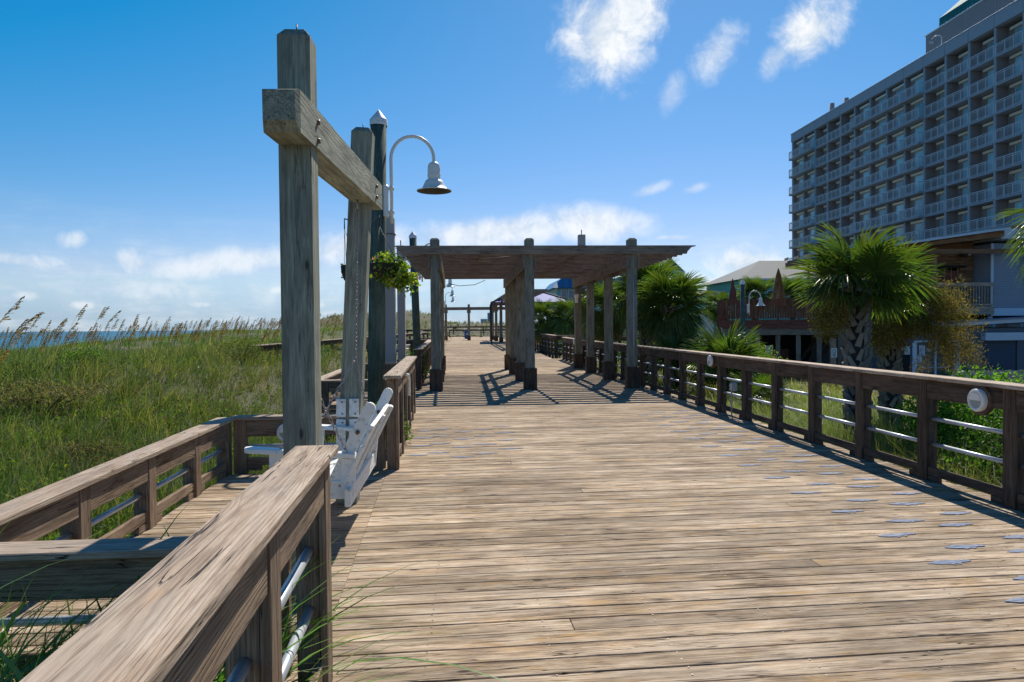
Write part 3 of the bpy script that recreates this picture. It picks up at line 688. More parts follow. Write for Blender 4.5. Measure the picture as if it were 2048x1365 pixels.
# beam with chamfered end
def beam_mesh(L, w, h, c):
    vs = []
    for x, k in ((-L/2, 1), (-L/2+c, 0), (L/2-c, 0), (L/2, 1)):
        a, b = w/2-(c*.25 if k else 0), h/2-(c if k else 0)
        vs += [(x, -a, -b), (x, a, -b), (x, a, h/2-(c*.35 if k else 0)), (x, -a, h/2-(c*.35 if k else 0))]
    fs = [(3, 2, 1, 0), (12, 13, 14, 15)]+[(r*4+i, r*4+(i+1) % 4, (r+1)*4+(i+1) % 4, (r+1)*4+i) for r in range(3) for i in range(4)]
    return mesh('beam', vs, fs, M['post'])
bl = (Vector((-.885, 6.95, 2.87))-Vector((-.985, 3.86, 2.79))).length
link('beam', beam_mesh(bl, .202, .235, .055), frame((-.985, 3.86, 2.79), (-.885, 6.95, 2.87)), sf)
for (xx, yy, z0, z1) in ((-.98, 4.3, 2.73, 2.84), (-.905, 6.5, 2.80, 2.9)):
    for z in (z0, z1): pipe('bolt', (xx+.10, yy, z), (xx+.125, yy, z), .017, M['steel'], sf)
for (xx, yy, z) in ((-.985, 4.3, 3.37), (-.915, 6.55, 3.43)): pipe('spike', (xx, yy, z-.02), (xx, yy, z+.055), .004, M['steel'], sf)
for dx_ in (-.06, .055):        # white bumper boards screwed to the far post
    for (z0, z1) in ((.80, .965), (.30, .78)):
        board('bumper_board', (-1.085+dx_+.02*(z0), 6.43, z0), (-1.085+dx_+.02*z1, 6.43, z1), .085, .03, M['white'], sf, up=(0, -1, 0))
        for z in (z0+.03, z1-.03): pipe('screw', (-1.08+dx_+.025, 6.405, z), (-1.08+dx_+.025, 6.418, z), .007, M['steel'], sf)
# the swing itself
sw = empty('bench_swing', (-1.1, 5.75, .45), 'white painted bench swing hanging by chains, facing the dunes', 'swing')
Y0, Y1 = 5.12, 6.38
bb, bt = Vector((-.90, 0, .44)), Vector((-.61, 0, 1.03)); bd = (bt-bb).normalized(); bn = Vector((bd.z, 0, -bd.x))   # bn faces the deck
def B(s, off, y): return bb+bd*s+bn*off+Vector((0, y, 0))
for yy in (Y0+.02, Y1-.02):     # uprights with rounded tops
    pr = []
    for i in range(9): a = math.pi*i/8; pr.append((.61+.043*math.sin(a), -.043*math.cos(a)))
    pts2 = [(-.04, -.043)]+pr+[(-.04, .043)]
    vs = []
    for dy in (-.022, .022):
        for s, o_ in pts2: vs.append(tuple(B(s, o_-.075, yy+dy)))
    n = len(pts2); me = mesh('upright', vs, [tuple(range(n)), tuple(range(2*n-1, n-1, -1))]+[(i, i+n, (i+1) % n+n, (i+1) % n) for i in range(n)], M['white'])
    bm = bmesh.new(); bm.from_mesh(me); bmesh.ops.recalc_face_normals(bm, faces=bm.faces); bm.to_mesh(me); bm.free()
    link('upright', me, Matrix.Identity(4), sw)
    for s in (.18, .42): pipe('bolt', B(s, -.075, yy-.034), B(s, -.075, yy-.02), .016, M['steel'], sw); pipe('washer', B(s, -.075, yy-.026), B(s, -.075, yy-.021), .024, M['lampwhite'], sw)
sw_s = [.06, .175, .29, .405]
for s in sw_s: board('back_slat', B(s, 0, Y0-.03), B(s, 0, Y1+.03), .10, .024, M['white'], sw, up=tuple(bn), c=.004)
# scalloped crest board
n = 24; crest = []
for i in range(n+1):
    u = i/n; h = .17+.05*math.cos((u-.5)*2*math.pi)+(.03 if .38 < u < .62 else 0); crest.append((Y0-.05+(Y1-Y0+.1)*u, .44+h*.62))
vs = []
for off in (-.013, .013):
    for yy, s in crest: vs.append(tuple(B(s, off, yy)))
    for yy, s in reversed(crest): vs.append(tuple(B(.462, off, yy)))
m_ = 2*(n+1); me = mesh('crest_board', vs, [tuple(range(m_)), tuple(range(2*m_-1, m_-1, -1))]+[(i, i+m_, (i+1) % m_+m_, (i+1) % m_) for i in range(m_)], M['white'])
bm = bmesh.new(); bm.from_mesh(me); bmesh.ops.recalc_face_normals(bm, faces=bm.faces); bm.to_mesh(me); bm.free(); link('crest_board', me, Matrix.Identity(4), sw)
for yy in (5.45, 6.05): board('back_batten', B(.0, .026, yy), B(.56, .026, yy), .05, .024, M['white'], sw, up=tuple(bn))
for i in range(6):          # seat slats
    x = -.93-.095*i; z = .455+.012*abs(i-3)+.008*i; board('seat_slat', (x, Y0-.02, z), (x, Y1+.02, z), .083, .024, M['white'], sw)
board('seat_rail', (-.845, Y0-.1, .395), (-.845, Y1+.06, .425), .045, .13, M['white'], sw, c=.006)       # thick board behind and below
board('seat_rail', (-1.46, Y0, .41), (-1.46, Y1, .43), .04, .12, M['white'], sw)
for yy in (Y0+.02, Y1-.02): board('seat_support', (-.87, yy, .41), (-1.44, yy, .43), .04, .09, M['white'], sw)
for yy in (Y0, Y1):         # arms: wide paddle with a round front, and its front leg
    pts2 = []; L0, L1 = -.80, -1.58
    for i in range(9): a = math.pi*(i/8-.5); pts2.append((L1-.055*math.cos(a)+.05, .065*math.sin(a)))
    pts2 = pts2+[(L0, .045), (L0, -.045)]
    vs = [(x, yy+dy, z0_+(x-L0)*-.075) for z0_ in (.665, .70) for x, dy in pts2]
    n = len(pts2); me = mesh('arm_rest', vs, [tuple(range(n)), tuple(range(2*n-1, n-1, -1))]+[(i, i+n, (i+1) % n+n, (i+1) % n) for i in range(n)], M['white'])
    bm = bmesh.new(); bm.from_mesh(me); bmesh.ops.recalc_face_normals(bm, faces=bm.faces); bmesh.ops.bevel(bm, geom=[e for e in bm.edges], offset=.005, segments=1, affect='EDGES'); bm.to_mesh(me); bm.free(); link('arm_rest', me, Matrix.Identity(4), sw)
    prism('arm_leg', [(-1.40, .40), (-1.30, .40), (-1.27, .70), (-1.41, .71)], 'y', yy-.02, yy+.02, M['white'], sw)
    prism('arm_panel', [(-.91, .38), (-.82, .36), (-.79, .655), (-.90, .665)], 'y', yy-.018, yy+.018, M['white'], sw)
# chains: alternate links
def chain_mesh(L):
    key = ('chain', round(L, 2))
    if key in _cache: return _cache[key]
    items = []; n = max(2, int(L/.036)); st = L/n
    for i in range(n):
        x = -L/2+st*(i+.5); pts = []
        for k in range(10):
            a = 2*math.pi*k/10; u, v = .024*math.cos(a), .011*math.sin(a); pts.append((x+u, v, 0) if i % 2 else (x+u, 0, v))
        pts.append(pts[0]); items.append(tube_data(pts, .0038, 5, False))
    vs, fs = [], []
    for v, f in items:
        b = len(vs); vs += v; fs += [tuple(i+b for i in q) for q in f]
    _cache[key] = mesh('chain', vs, fs, M['chain'], True); return _cache[key]
def chain(name, p0, p1, parent): return link(name, chain_mesh((Vector(p1)-Vector(p0)).length), frame(p0, p1), parent)
for (hx, hy, hz, jy, jx, jz) in ((-1.0, 4.6, 2.68, 4.95, -1.07, 1.24), (-.93, 6.25, 2.74, 6.27, -.965, 1.34)):
    yy = Y0 if hy < 5.5 else Y1
    J = (jx, jy, jz)
    pipe('eye_bolt', (hx, hy, hz), (hx, hy, hz-.09), .009, M['chain'], sw)
    pts = [(hx+.02*math.cos(a), hy, hz-.1+.02*math.sin(a)) for a in np.linspace(0, 2*math.pi, 9)]; tube('shackle', pts, .005, M['chain'], sw, 6)
    chain('chain', (hx, hy, hz-.12), J, sw); chain('chain', J, (-1.33, yy, .735), sw); chain('chain', J, (-.86, yy, .70), sw)
    for ax_, az_ in ((-1.33, .735), (-.86, .70)): pipe('eye_bolt', (ax_, yy, az_), (ax_, yy, az_-.06), .006, M['chain'], sw)
# second swing far away, seen edge on
sw2 = empty('bench_swing', (-2.3, 36, .6), 'small far white bench swing beside the leaning pole', 'swing')
for yy in (35.6, 36.7): board('upright', (-2.75, yy, .72), (-2.2, yy, 1.45), .10, .05, M['white'], sw2, up=(0, 1, 0)); board('arm_rest', (-3.0, yy, .98), (-2.5, yy, .96), .1, .04, M['white'], sw2)
for i in range(5): t_ = .1+.2*i; board('back_slat', (-2.75+.55*t_, 35.5, .72+.73*t_), (-2.75+.55*t_, 36.8, .72+.73*t_), .03, .13, M['white'], sw2)
for i in range(4): board('seat_slat', (-2.8-.11*i, 35.5, .75), (-2.8-.11*i, 36.8, .75), .09, .03, M['white'], sw2)

# ================================================================ poles, lamps and columns
def pole(x, y, h, label, lean=0.0, r=.135, group='round timber poles with white pointed caps', z0=-.6):
    root = empty('round_pole', (x, y, z0), label, 'pole', group)
    F = Matrix.Translation((x, y, z0)) @ Matrix.Rotation(R(lean), 4, 'Y')
    me_pr = [(r*1.08, 0), (r*1.04, h*.5), (r*.98, h)]
    # body built along local X so the grain follows it
    vs, fs = tube_data([(0, 0, 0), (h*.5, 0, 0), (h, 0, 0)], [r*1.08, r*1.03, r*.97], 20)
    link('pole_shaft', mesh('pole_shaft', vs, fs, M['pile'], True), F @ Matrix.Rotation(R(-90), 4, 'Y'), root)
    lathe('pole_cap', [(r*1.06, h-.10), (r*1.08, h-.005), (r*1.0, h+.01), (r*.45, h+.10), (.0, h+.17)], M['white'], F, root, 20)
    return root
def gooseneck(px_, py_, z, label, s=1.0, dirx=1, group='white gooseneck lamps along the boardwalk'):
    """bell lamp on a hooped arm; (px_, py_) is the riser"""
    root = empty('gooseneck_lamp', (px_, py_, z), label, 'lamp', group)
    pts = [(px_, py_, z-.1), (px_, py_, z+.80*s)]; r = .345*s; cx = px_+dirx*r
    for i in range(0, 15): a = math.pi*(1-i/14); pts.append((cx+dirx*r*math.cos(a), py_, z+.95*s+r*math.sin(a)*1.05))
    ex = px_+dirx*2*r; pts.append((ex, py_, z+.86*s)); tube('arm', pts, .027*s, M['lampwhite'], root, 12)
    zt = z+.87*s; F = Matrix.Translation((ex, py_, zt))
    lathe('lamp_neck', [(.03*s, .03*s), (.07*s, .015*s), (.098*s, -.03*s), (.103*s, -.10*s), (.103*s, -.17*s), (.108*s, -.18*s), (.108*s, -.20*s), (.103*s, -.21*s), (.103*s, -.265*s)], M['lampwhite'], F, root, 24)
    lathe('lamp_shade', [(.103*s, -.262*s), (.14*s, -.275*s), (.165*s, -.33*s), (.19*s, -.38*s), (.235*s, -.42*s), (.285*s, -.435*s), (.28*s, -.447*s), (.20*s, -.425*s), (.14*s, -.36*s), (.10*s, -.30*s), (0, -.29*s)], None, F, root, 28, mats=[M['lampwhite'], M['lampdark']], midx=[0]*6+[1]*4)
    box('mount_plate', (px_-.13*s*dirx if dirx > 0 else px_+.04, py_-.05, z+.0), (px_-.045*s if dirx > 0 else px_+.13*s, py_+.05, z+.52*s), M['lampwhite'], root, c=.03)
    for q in (.06, .44): lathe('collar', [(.0, 0), (.045*s, 0), (.045*s, .05*s), (0, .05*s)], M['lampwhite'], Matrix.Translation((px_, py_, z+q*s)), root, 14); box('collar_arm', (px_-.06*s, py_-.02, z+q*s+.005), (px_-.02, py_+.02, z+q*s+.045*s), M['lampwhite'], root)
    return root
pole(-1.485, 11.6, 5.6, 'tallest near round pole with a white cone cap, right of the swing posts', lean=1.2)
gooseneck(-1.165, 11.5, 3.40, 'large white bell lamp on a hooped arm, hung from the near round pole')
pole(-1.72, 26, 5.6, 'leaning round pole with a white cone cap, left of the shade structure', lean=-2.2 if False else -1.6)
gooseneck(-1.55, 26, 3.4, 'bell lamp on the second round pole, mostly behind the shade structure')
pole(-1.75, 40, 5.6, 'third round pole, hidden between the front left posts'); gooseneck(-1.5, 40, 3.5, 'bell lamp on the third round pole, seen under the roof edge')
pole(-1.9, 54, 5.6, 'fourth round pole, far along the ocean side'); gooseneck(-1.62, 54, 3.6, 'bell lamp on the fourth round pole, far under the roof edge')
pole(-2.1, 66, 5.4, 'fifth round pole, beside the far shade structure'); gooseneck(-1.78, 66, 3.6, 'smallest bell lamp, above the far shade structure')
for (x, y, w, z1, lab) in ((-2.2, 21, .30, 4.86, 'square grey column nearest the round pole'), (-2.5, 28, .30, 4.86, 'slimmer square grey column behind the hanging basket'), (5.06, 30, .30, 5.55, 'square grey column rising above the right side of the shade roof')):
    root = empty('square_column', (x, y, -.5), lab, 'column', 'square grey columns')
    box('column_shaft', (x-w/2, y-w/2, -.5), (x+w/2, y+w/2, z1), M['column'], root, c=.01)
    box('column_band', (x-w/2-.03, y-w/2-.03, z1-.49), (x+w/2+.03, y+w/2+.03, z1-.465), M['steel'], root)
    pipe('spike', (x, y, z1), (x, y, z1+.22), .02, M['steel'], root)
pole(15.42, 38, 5.6, 'round pole with a white cap in front of the red-brown deck', r=.14, z0=-1.65); gooseneck(15.75, 37.9, 2.25, 'white bell lamp in front of the red-brown deck', .95)
gooseneck(9.3, 27.5, 1.85, 'white bell lamp beside the mid-distance palm', .9, -1)
# ================================================================ hanging baskets
def basket(x, y, z, r, label, nleaf, wind=.12):
    root = empty('hanging_basket', (x, y, z), label, 'hanging basket', 'flower baskets on the near pole')
    lathe('liner', [(0, -.2), (r*.55, -.17), (r*.8, -.05), (r*.86, .05), (r*.8, .06), (0, .03)], M['pot'], Matrix.Translation((x-.05, y, z)), root, 16)
    u = rng.normal(0, 1, (nleaf, 3)); u /= np.linalg.norm(u, axis=1)[:, None]; rad = r*(.75+.35*rng.random(nleaf))[:, None]
    pos = u*rad*np.array([1, 1, .95]); pos[:, 2] -= .05+.25*r*(pos[:, 0]/r)*0; pos[:, 0] += wind*(.5-pos[:, 2]/r)*.6
    k = int(nleaf*.3); pos[:k] = np.stack([rng.normal(wind+.16, .07, k), rng.normal(0, .1, k), -r*.35-abs(rng.normal(0, r*.42, k))], 1)
    pos += np.array([x, y, z])
    tint = pick([(.14, .24, .03), (.32, .40, .04), (.07, .14, .025), (.42, .46, .06)], nleaf, [.3, .32, .18, .2])
    leafcloud('foliage', pos, rng.uniform(.04, .085, nleaf), tint, M['shrub'], root, up=-.1, aspect=.6)
    nf = max(4, nleaf//60); pf = pos[rng.choice(nleaf, nf)]; leafcloud('flower', pf+rng.normal(0, .02, (nf, 3)), rng.uniform(.03, .05, nf), pick([(.5, .12, .4), (.35, .05, .3)], nf), M['shrub'], root, aspect=.9)
    for a in (0, 2.1, 4.2): tube('hanger_wire', [(x-.05+r*.8*math.cos(a), y+r*.8*math.sin(a), z+.02), (x-.12, y, z+.62)], .004, M['lampdark'], root, 5)
    tube('bracket', [(-1.45, y+.6, z+.75), (x-.12, y, z+.78), (x-.12, y, z+.62)], .01, M['lampdark'], root, 6)
basket(-1.15, 10.7, 2.52, .27, 'hanging basket of bright green trailing leaves between the near pole and the shade roof', 1500)
basket(-1.72, 11.0, 2.52, .16, 'smaller flower basket peeking out left of the second swing post', 260, 0)
# ================================================================ bins and small deck things
def bin_(x, y, z, label):
    root = empty('litter_bin', (x, y, z), label, 'bin', 'blue litter bins')
    prism('bin_body', [(x-.28, y-.28), (x+.28, y-.28), (x+.28, y+.28), (x-.28, y+.28)], 'z', z, z+.9, M['blue'], root)
    prism('bin_lid', [(x-.31, z+.9), (x+.31, z+.9), (x+.24, z+1.02), (x-.24, z+1.02)], 'y', y-.3, y+.3, M['blue'], root)
    lathe('logo', [(0, .005), (.11, .005), (.11, 0)], M['trim'], Matrix.Translation((x, y-.283, z+.55)) @ Matrix.Rotation(R(90), 4, 'X'), root, 12)
bin_(.25, 82, .3, 'blue litter bin standing left of the far centre post'); bin_(3.0, 45, .24, 'blue litter bin tucked behind the middle row of posts')
root = empty('life_ring', (-1.1, 26.2, 1.0), 'white coiled hose loop on the ocean-side railing beyond the posts', 'hose')
tube('hose_loop', [(-1.02+.02*math.cos(a), 26.2+.28*math.cos(a), .95+.3*math.sin(a)) for a in np.linspace(0, 2*math.pi, 22)], .025, M['white'], root, 8)
root = empty('pipe_stand', (-.9, 9.9, .2), 'white curved hose clipped to the short railing past the swing', 'hose'); tube('hose_length', [(-.80, 9.4, .98), (-.77, 9.5, .97), (-.765, 9.6, .9), (-.765, 9.62, .68)], .02, M['white'], root, 8)

# ================================================================ hotel
HX = 51.0; HT = 31.1
ho = empty('hotel', (HX, 80, -1.8), 'tall blue-grey hotel with stacked white-railed balconies and a teal roof at the top right', 'hotel')
bays = [105.9-3.46*i for i in range(16)]      # pier positions, far to near
FL = [27.15-2.72*i for i in range(10)]
box('wall', (HX+1.25, bays[-1]-20, -1.8), (HX+22, bays[0]-.05, 29.8), M['hotelwall'], ho, .02)
box('wall', (HX, bays[0]-.04, -1.8), (HX+22, bays[0]+.3, 29.8), M['hotelpier'], ho, .02)
box('wall', (HX+.3, bays[-1]-20, -1.8), (HX+1.24, bays[-1]-.2, 29.8), M['hotelwall'], ho, .02)
for i in range(15): box('parapet_panel', (HX-.12, bays[i+1]+.02, 29.85), (HX+.4, bays[i]-.02 if i else bays[i]+.3, HT), M['hotelpier'], ho, .02)
box('parapet_panel', (HX-.12, bays[-1]-20, 29.85), (HX+.4, bays[-1]-.02, HT), M['hotelpier'], ho, .02)
box('coping', (HX-.2, bays[-1]-20, HT+.003), (HX+.5, bays[0]+.4, HT+.08), M['trim'], ho, .01)
box('roof', (HX+.41, bays[-1]-20, 29.82), (HX+22, bays[0]+.28, 30.1), M['paleroof'], ho, .02)
proj = {0, 1, 5, 6, 7, 8}
for i, yb_ in enumerate(bays): box('pier', (HX-.02, yb_-.13, -1.8), (HX+.14, yb_+.13, 29.84), M['hotelpier'], ho, .01); box('partition', (HX+.141, yb_-.11, -1.8), (HX+1.23, yb_+.11, 29.84), M['hotelwall'], ho, .01)
def railmesh(L, ends):
    items = []; H_ = 1.05
    def bar(a, b, w=.022):
        (x0, y0, z0), (x1, y1, z1) = a, b; items.append(cube_data((min(x0, x1)-w, min(y0, y1)-w, min(z0, z1)-w), (max(x0, x1)+w, max(y0, y1)+w, max(z0, z1)+w)))
    bar((0, 0, H_), (0, L, H_), .035); bar((0, 0, H_-.16), (0, L, H_-.16), .02); bar((0, 0, .08), (0, L, .08), .025)
    for k in range(4): bar((0, L*k/3, 0), (0, L*k/3, H_), .035)
    for k in range(int(L/.15)): bar((0, .15*k+.07, .1), (0, .15*k+.07, H_-.16), .011)
    if ends:
        for yy in ((0,) if ends == 1 else (0, L)):
            bar((0, yy, H_), (.6, yy, H_), .03); bar((0, yy, .08), (.6, yy, .08), .025)
            for k in range(1, 4): bar((.15*k, yy, .1), (.15*k, yy, H_), .011)
    vs, fs = [], []
    for v, f in items:
        b = len(vs); vs += v; fs += [tuple(q+b for q in p) for p in f]
    return mesh('balcony_railing', vs, fs, M['railpale'])
rm0, rm1 = railmesh(3.2, 0), railmesh(3.36, 2)
fr = []
for a, b in (((0, 0, 0), (.06, .07, 2.1)), ((0, 1.02, 0), (.06, 1.09, 2.1)), ((0, 2.03, 0), (.06, 2.1, 2.1)), ((0, .071, 2.03), (.06, 1.019, 2.1)), ((0, 1.091, 2.03), (.06, 2.029, 2.1))): fr.append(cube_data(a, b))
vs, fs = [], []
for v, f in fr:
    b = len(vs); vs += v; fs += [tuple(q+b for q in p) for p in f]
frame_me = mesh('door_frame', vs, fs, M['railpale']); v, f = cube_data((.02, .07, 0), (.04, 2.03, 2.03)); pane_me = mesh('door_pane', v, f, M['glassteal'])
v, f = cube_data((-.35, 0, 0), (-.002, 2.5, .26)); val_me = mesh('valance', v, f, M['cream'])
for fi, z in enumerate(FL):
    for i in range(15):
        y1, y0 = bays[i]-.13, bays[i+1]+.13; pr = i in proj
        box('balcony_slab', (HX-(.65 if pr else .06), y0-(.13 if pr else -.002), z-.2), (HX+1.22, y1+(.129 if pr else -.002), z), M['hotelpier'], ho, .01)
        link('balcony_railing', rm1 if pr else rm0, Matrix.Translation((HX-(.6 if pr else .0), y0-(.08 if pr else 0), z+.01)), ho)
        xb = HX+(.60 if pr else 1.22)
        if pr: box('loggia_wall', (HX+.62, y0+.002, z+.002), (HX+.70, y1-.002, z+2.5), M['hotelwall'], ho)
        Fm = Matrix.Translation((xb-.07, y0+.12, z+.02))
        link('door_frame', frame_me, Fm, ho); link('door_pane', pane_me, Fm, ho)
        link('valance', val_me, Matrix.Translation((xb-.02, y0+.05, z+2.14)), ho)
box('penthouse_wall', (HX+2.8, 40, 30.11), (HX+18, 78.6, 34.9), M['hotelpent'], ho, .02)
for yy in np.arange(42, 78, 4.3): box('panel_joint', (HX+2.77, yy-.03, 30.12), (HX+2.799, yy+.03, 34.88), M['hotelpier'], ho)
box('coping', (HX+2.7, 39.9, 34.903), (HX+18.1, 78.7, 35.02), M['trim'], ho)
for k in range(62):      # standing seam panels of the mansard
    y1 = 77.6-.6*k; y0 = y1-.57
    vs = [(HX+3.7, y0, 35.03), (HX+3.7, y1, 35.03), (HX+3.75, y1, 36.6), (HX+3.75, y0, 36.6), (HX+8.2, y0, 40.4), (HX+8.2, y1, 40.4)]
    link('roof_panel', mesh('roof_panel', vs, [(3, 2, 1, 0), (4, 5, 2, 3)], M['teal']), Matrix.Identity(4), ho)
vs = [(HX+3.72, 77.62, 35.03), (HX+16, 77.62, 35.03), (HX+16, 77.62, 36.6), (HX+3.76, 77.62, 36.6), (HX+8.2, 73, 40.4), (HX+13, 73, 40.4)]
link('roof_panel', mesh('roof_panel', vs, [(0, 1, 2, 3), (3, 2, 5, 4)], M['teal']), Matrix.Identity(4), ho)
vs = [(HX+3.74, 40.4, 36.6), (HX+3.74, 77.6, 36.6), (HX+8.19, 73, 40.38), (HX+8.19, 40.4, 40.38)]
for (x, y, h) in ((HX+5, 103.5, 3.3), (HX+5, 99.5, 2.8)): tube('roof_vent', [(x, y, 29.9), (x, y, 29.9+1.9+h)], .38, M['column'], ho, 12)
tube('roof_camera_arm', [(HX+.5, 72.6, 31.1), (HX+.5, 72.6, 32.3), (HX+.3, 72.7, 32.6), (HX+.0, 73, 32.6), (HX-.1, 73.4, 32.4)], .06, M['railpale'], ho, 8)
lathe('roof_camera', [(0, -.3), (.2, -.15), (.22, .05), (0, .12)], M['boxgrey'], Matrix.Translation((HX-.1, 73.4, 32.2)), ho, 10)

# ================================================================ grey restaurant building
rb = empty('restaurant_building', (26, 36, -1.75), 'slate grey two-storey restaurant with a glazed white door, navy shutter and a wood balcony', 'building')
X0, X1 = 22.7, 34.0
box('lower_wall', (X0, 36.0, -1.75), (24.02, 46, 1.3), M['greydark'], rb); box('lower_wall', (26.42, 36.0, -1.75), (27.9, 46, 1.3), M['greydark'], rb)
box('lower_wall', (29.85, 36.0, -1.75), (X1, 46, 1.3), M['greydark'], rb); box('lower_wall', (24.021, 36.0, .62), (26.419, 46, 1.3), M['greydark'], rb); box('lower_wall', (27.901, 36.0, .62), (29.849, 46, 1.3), M['greydark'], rb)
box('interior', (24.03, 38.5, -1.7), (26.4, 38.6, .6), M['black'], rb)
box('corner_board', (X0-.06, 35.94, -1.75), (X0+.06, 35.998, 1.3), M['trim'], rb)
# glazed double door
for x in (24.1, 25.2, 26.3): box('door_frame', (x-.055, 35.95, -1.75), (x+.055, 36.03, .58), M['trim'], rb)
box('door_frame', (23.98, 35.94, .585), (26.46, 36.03, .68), M['trim'], rb); box('door_frame', (26.36, 35.93, -1.75), (26.55, 35.99, .58), M['trim'], rb); box('door_frame', (23.9, 35.93, -1.75), (24.04, 35.99, .58), M['trim'], rb)
for x in (24.157, 25.257): box('door_pane', (x, 35.99, -1.7), (x+.985, 36.0, .575), M['glassblue'], rb); box('push_bar', (x+.05, 35.93, -.78), (x+.93, 35.96, -.75), M['trim'], rb)
def poster(x0, x1, z0, z1, y, ink, parent=None):
    p_ = box('poster', (x0, y-.012, z0), (x1, y-.002, z1), M['paper'], parent, .001)
    it = []
    n = 5
    for i in range(n):
        zz = z1-(z1-z0)*(.14+.17*i); it.append(cube_data((x0+(x1-x0)*.15, y-.016, zz-.015), (x1-(x1-x0)*random.uniform(.12, .4), y-.0125, zz+.012)))
    vs, fs = [], []
    for v, f in it:
        b = len(vs); vs += v; fs += [tuple(q+b for q in p) for p in f]
    link('print', mesh('print', vs, fs, ink), Matrix.Identity(4), p_); return p_
box('notice_board', (23.0, 35.96, -1.5), (23.78, 35.998, .5), M['black'], rb)
poster(23.08, 23.38, -.06, .40, 35.955, M['boxgrey'], rb); poster(23.46, 23.76, -.06, .40, 35.955, M['greenink'], rb)
poster(24.3, 24.62, -.12, .42, 35.985, M['blueink'], rb); poster(24.2, 24.44, -.5, -.17, 35.985, M['boxgrey'], rb); poster(24.7, 24.86, .1, .26, 35.985, M['boxgrey'], rb); poster(25.3, 25.42, .02, .15, 35.985, M['boxgrey'], rb)
# shutter and its box
box('shutter_box', (27.75, 35.6, .64), (30.1, 35.99, 1.07), M['trim'], rb, .02)
for k in range(20): box('shutter_slat', (27.95, 36.03+.012*(k % 2), .60-.115*(k+1)), (29.8, 36.07+.012*(k % 2), .60-.115*k-.004), M['shutter'], rb, .01)
box('sill', (28.6, 35.8, -1.35), (29.6, 35.99, -1.27), M['siding_wood'], rb)
# sloping lower roof
prism('lower_roof', [(X0-.4, 1.30), (X1+.3, 1.80), (X1+.3, 2.02), (X0-.4, 1.44)], 'y', 35.4, 46.2, M['trim'], rb)
prism('roof_edge', [(X0-.45, 1.44), (X1+.3, 2.025), (X1+.3, 2.09), (X0-.45, 1.50)], 'y', 35.3, 46.3, M['greyside'], rb)
# upper storey
box('upper_wall', (29.2, 37.05, 2.2), (40, 46, 6.0), M['greyside'], rb)
for k in range(27): box('clapboard', (29.28, 37.02, 2.45+.13*k), (40, 37.048, 2.45+.13*(k+1)-.012), M['greyside'], rb, .006)
box('corner_board', (29.13, 36.98, 2.4), (29.27, 37.049, 6.0), M['trim'], rb); box('base_board', (29.13, 36.96, 1.98), (40, 37.049, 2.40), M['trim'], rb)
box('support_post', (29.2, 37.2, 1.6), (29.4, 37.4, 2.2), M['trim'], rb); box('dark_recess', (24, 38, 1.55), (40, 38.1, 2.19), M['black'], rb)
for k in range(20): box('cedar_board', (24.0, 38.42, 2.2+.2*k), (29.19, 38.46, 2.2+.2*(k+1)-.012), M['siding_wood'], rb, .005)
box('side_wall', (24.0, 38.47, 2.2), (29.19, 46, 6.2), M['greydark'], rb)
prism('upper_roof', [(22.8, 5.72), (29.15, 6.60), (29.15, 6.72), (22.8, 5.84)], 'y', 35.6, 46, M['trim'], rb)
prism('upper_roof', [(29.16, 6.18), (41, 5.95), (41, 6.45), (29.16, 6.72)], 'y', 36.3, 46, M['trim'], rb)
prism('soffit', [(23.0, 5.55), (29.1, 6.25), (29.1, 6.57), (23.0, 5.70)], 'y', 36.0, 38.4, M['siding_wood'], rb)
box('eave_beam', (24, 36.2, 5.35), (30.0, 36.4, 5.6), M['siding_wood'], rb); box('eave_beam', (24, 38.3, 4.6), (29.1, 38.41, 4.85), M['siding_wood'], rb)
box('roof_post', (25.6, 36.7, 2.3), (25.8, 36.9, 5.5), M['siding_wood'], rb)
box('shutter_window', (26.9, 38.3, 3.6), (28.3, 38.41, 4.75), M['stain'], rb)
for x in (26.95, 27.35, 27.75, 28.15): box('window_bar', (x-.03, 38.26, 3.6), (x+.03, 38.298, 4.75), M['siding_wood'], rb)
box('window_hood', (26.7, 38.0, 4.76), (28.5, 38.41, 4.86), M['black'], rb)
tube('spotlight', [(28.2, 38.2, 5.45), (28.35, 38.0, 5.42), (28.42, 37.9, 5.40)], .1, M['lampdark'], rb, 10); tube('spotlight', [(28.6, 38.2, 5.5), (28.7, 38.0, 5.5)], .07, M['trim'], rb, 10)
# small balcony
bc = empty('x', (0, 0, 0)); bpy.data.objects.remove(bc)
box('balcony_floor', (25.2, 36.8, 2.2), (29.1, 38.4, 2.45), M['siding_wood'], rb); box('balcony_rim', (25.2, 36.74, 2.05), (29.12, 36.79, 2.5), M['cap'], rb)
box('balcony_rail', (25.2, 36.74, 3.62), (29.1, 36.82, 3.82), M['cap'], rb); box('balcony_rail', (25.2, 36.74, 2.55), (29.1, 36.8, 2.65), M['cap'], rb)
for x in np.arange(25.3, 29.1, .165): box('baluster', (x-.02, 36.75, 2.66), (x+.02, 36.79, 3.615), M['cap'], rb)
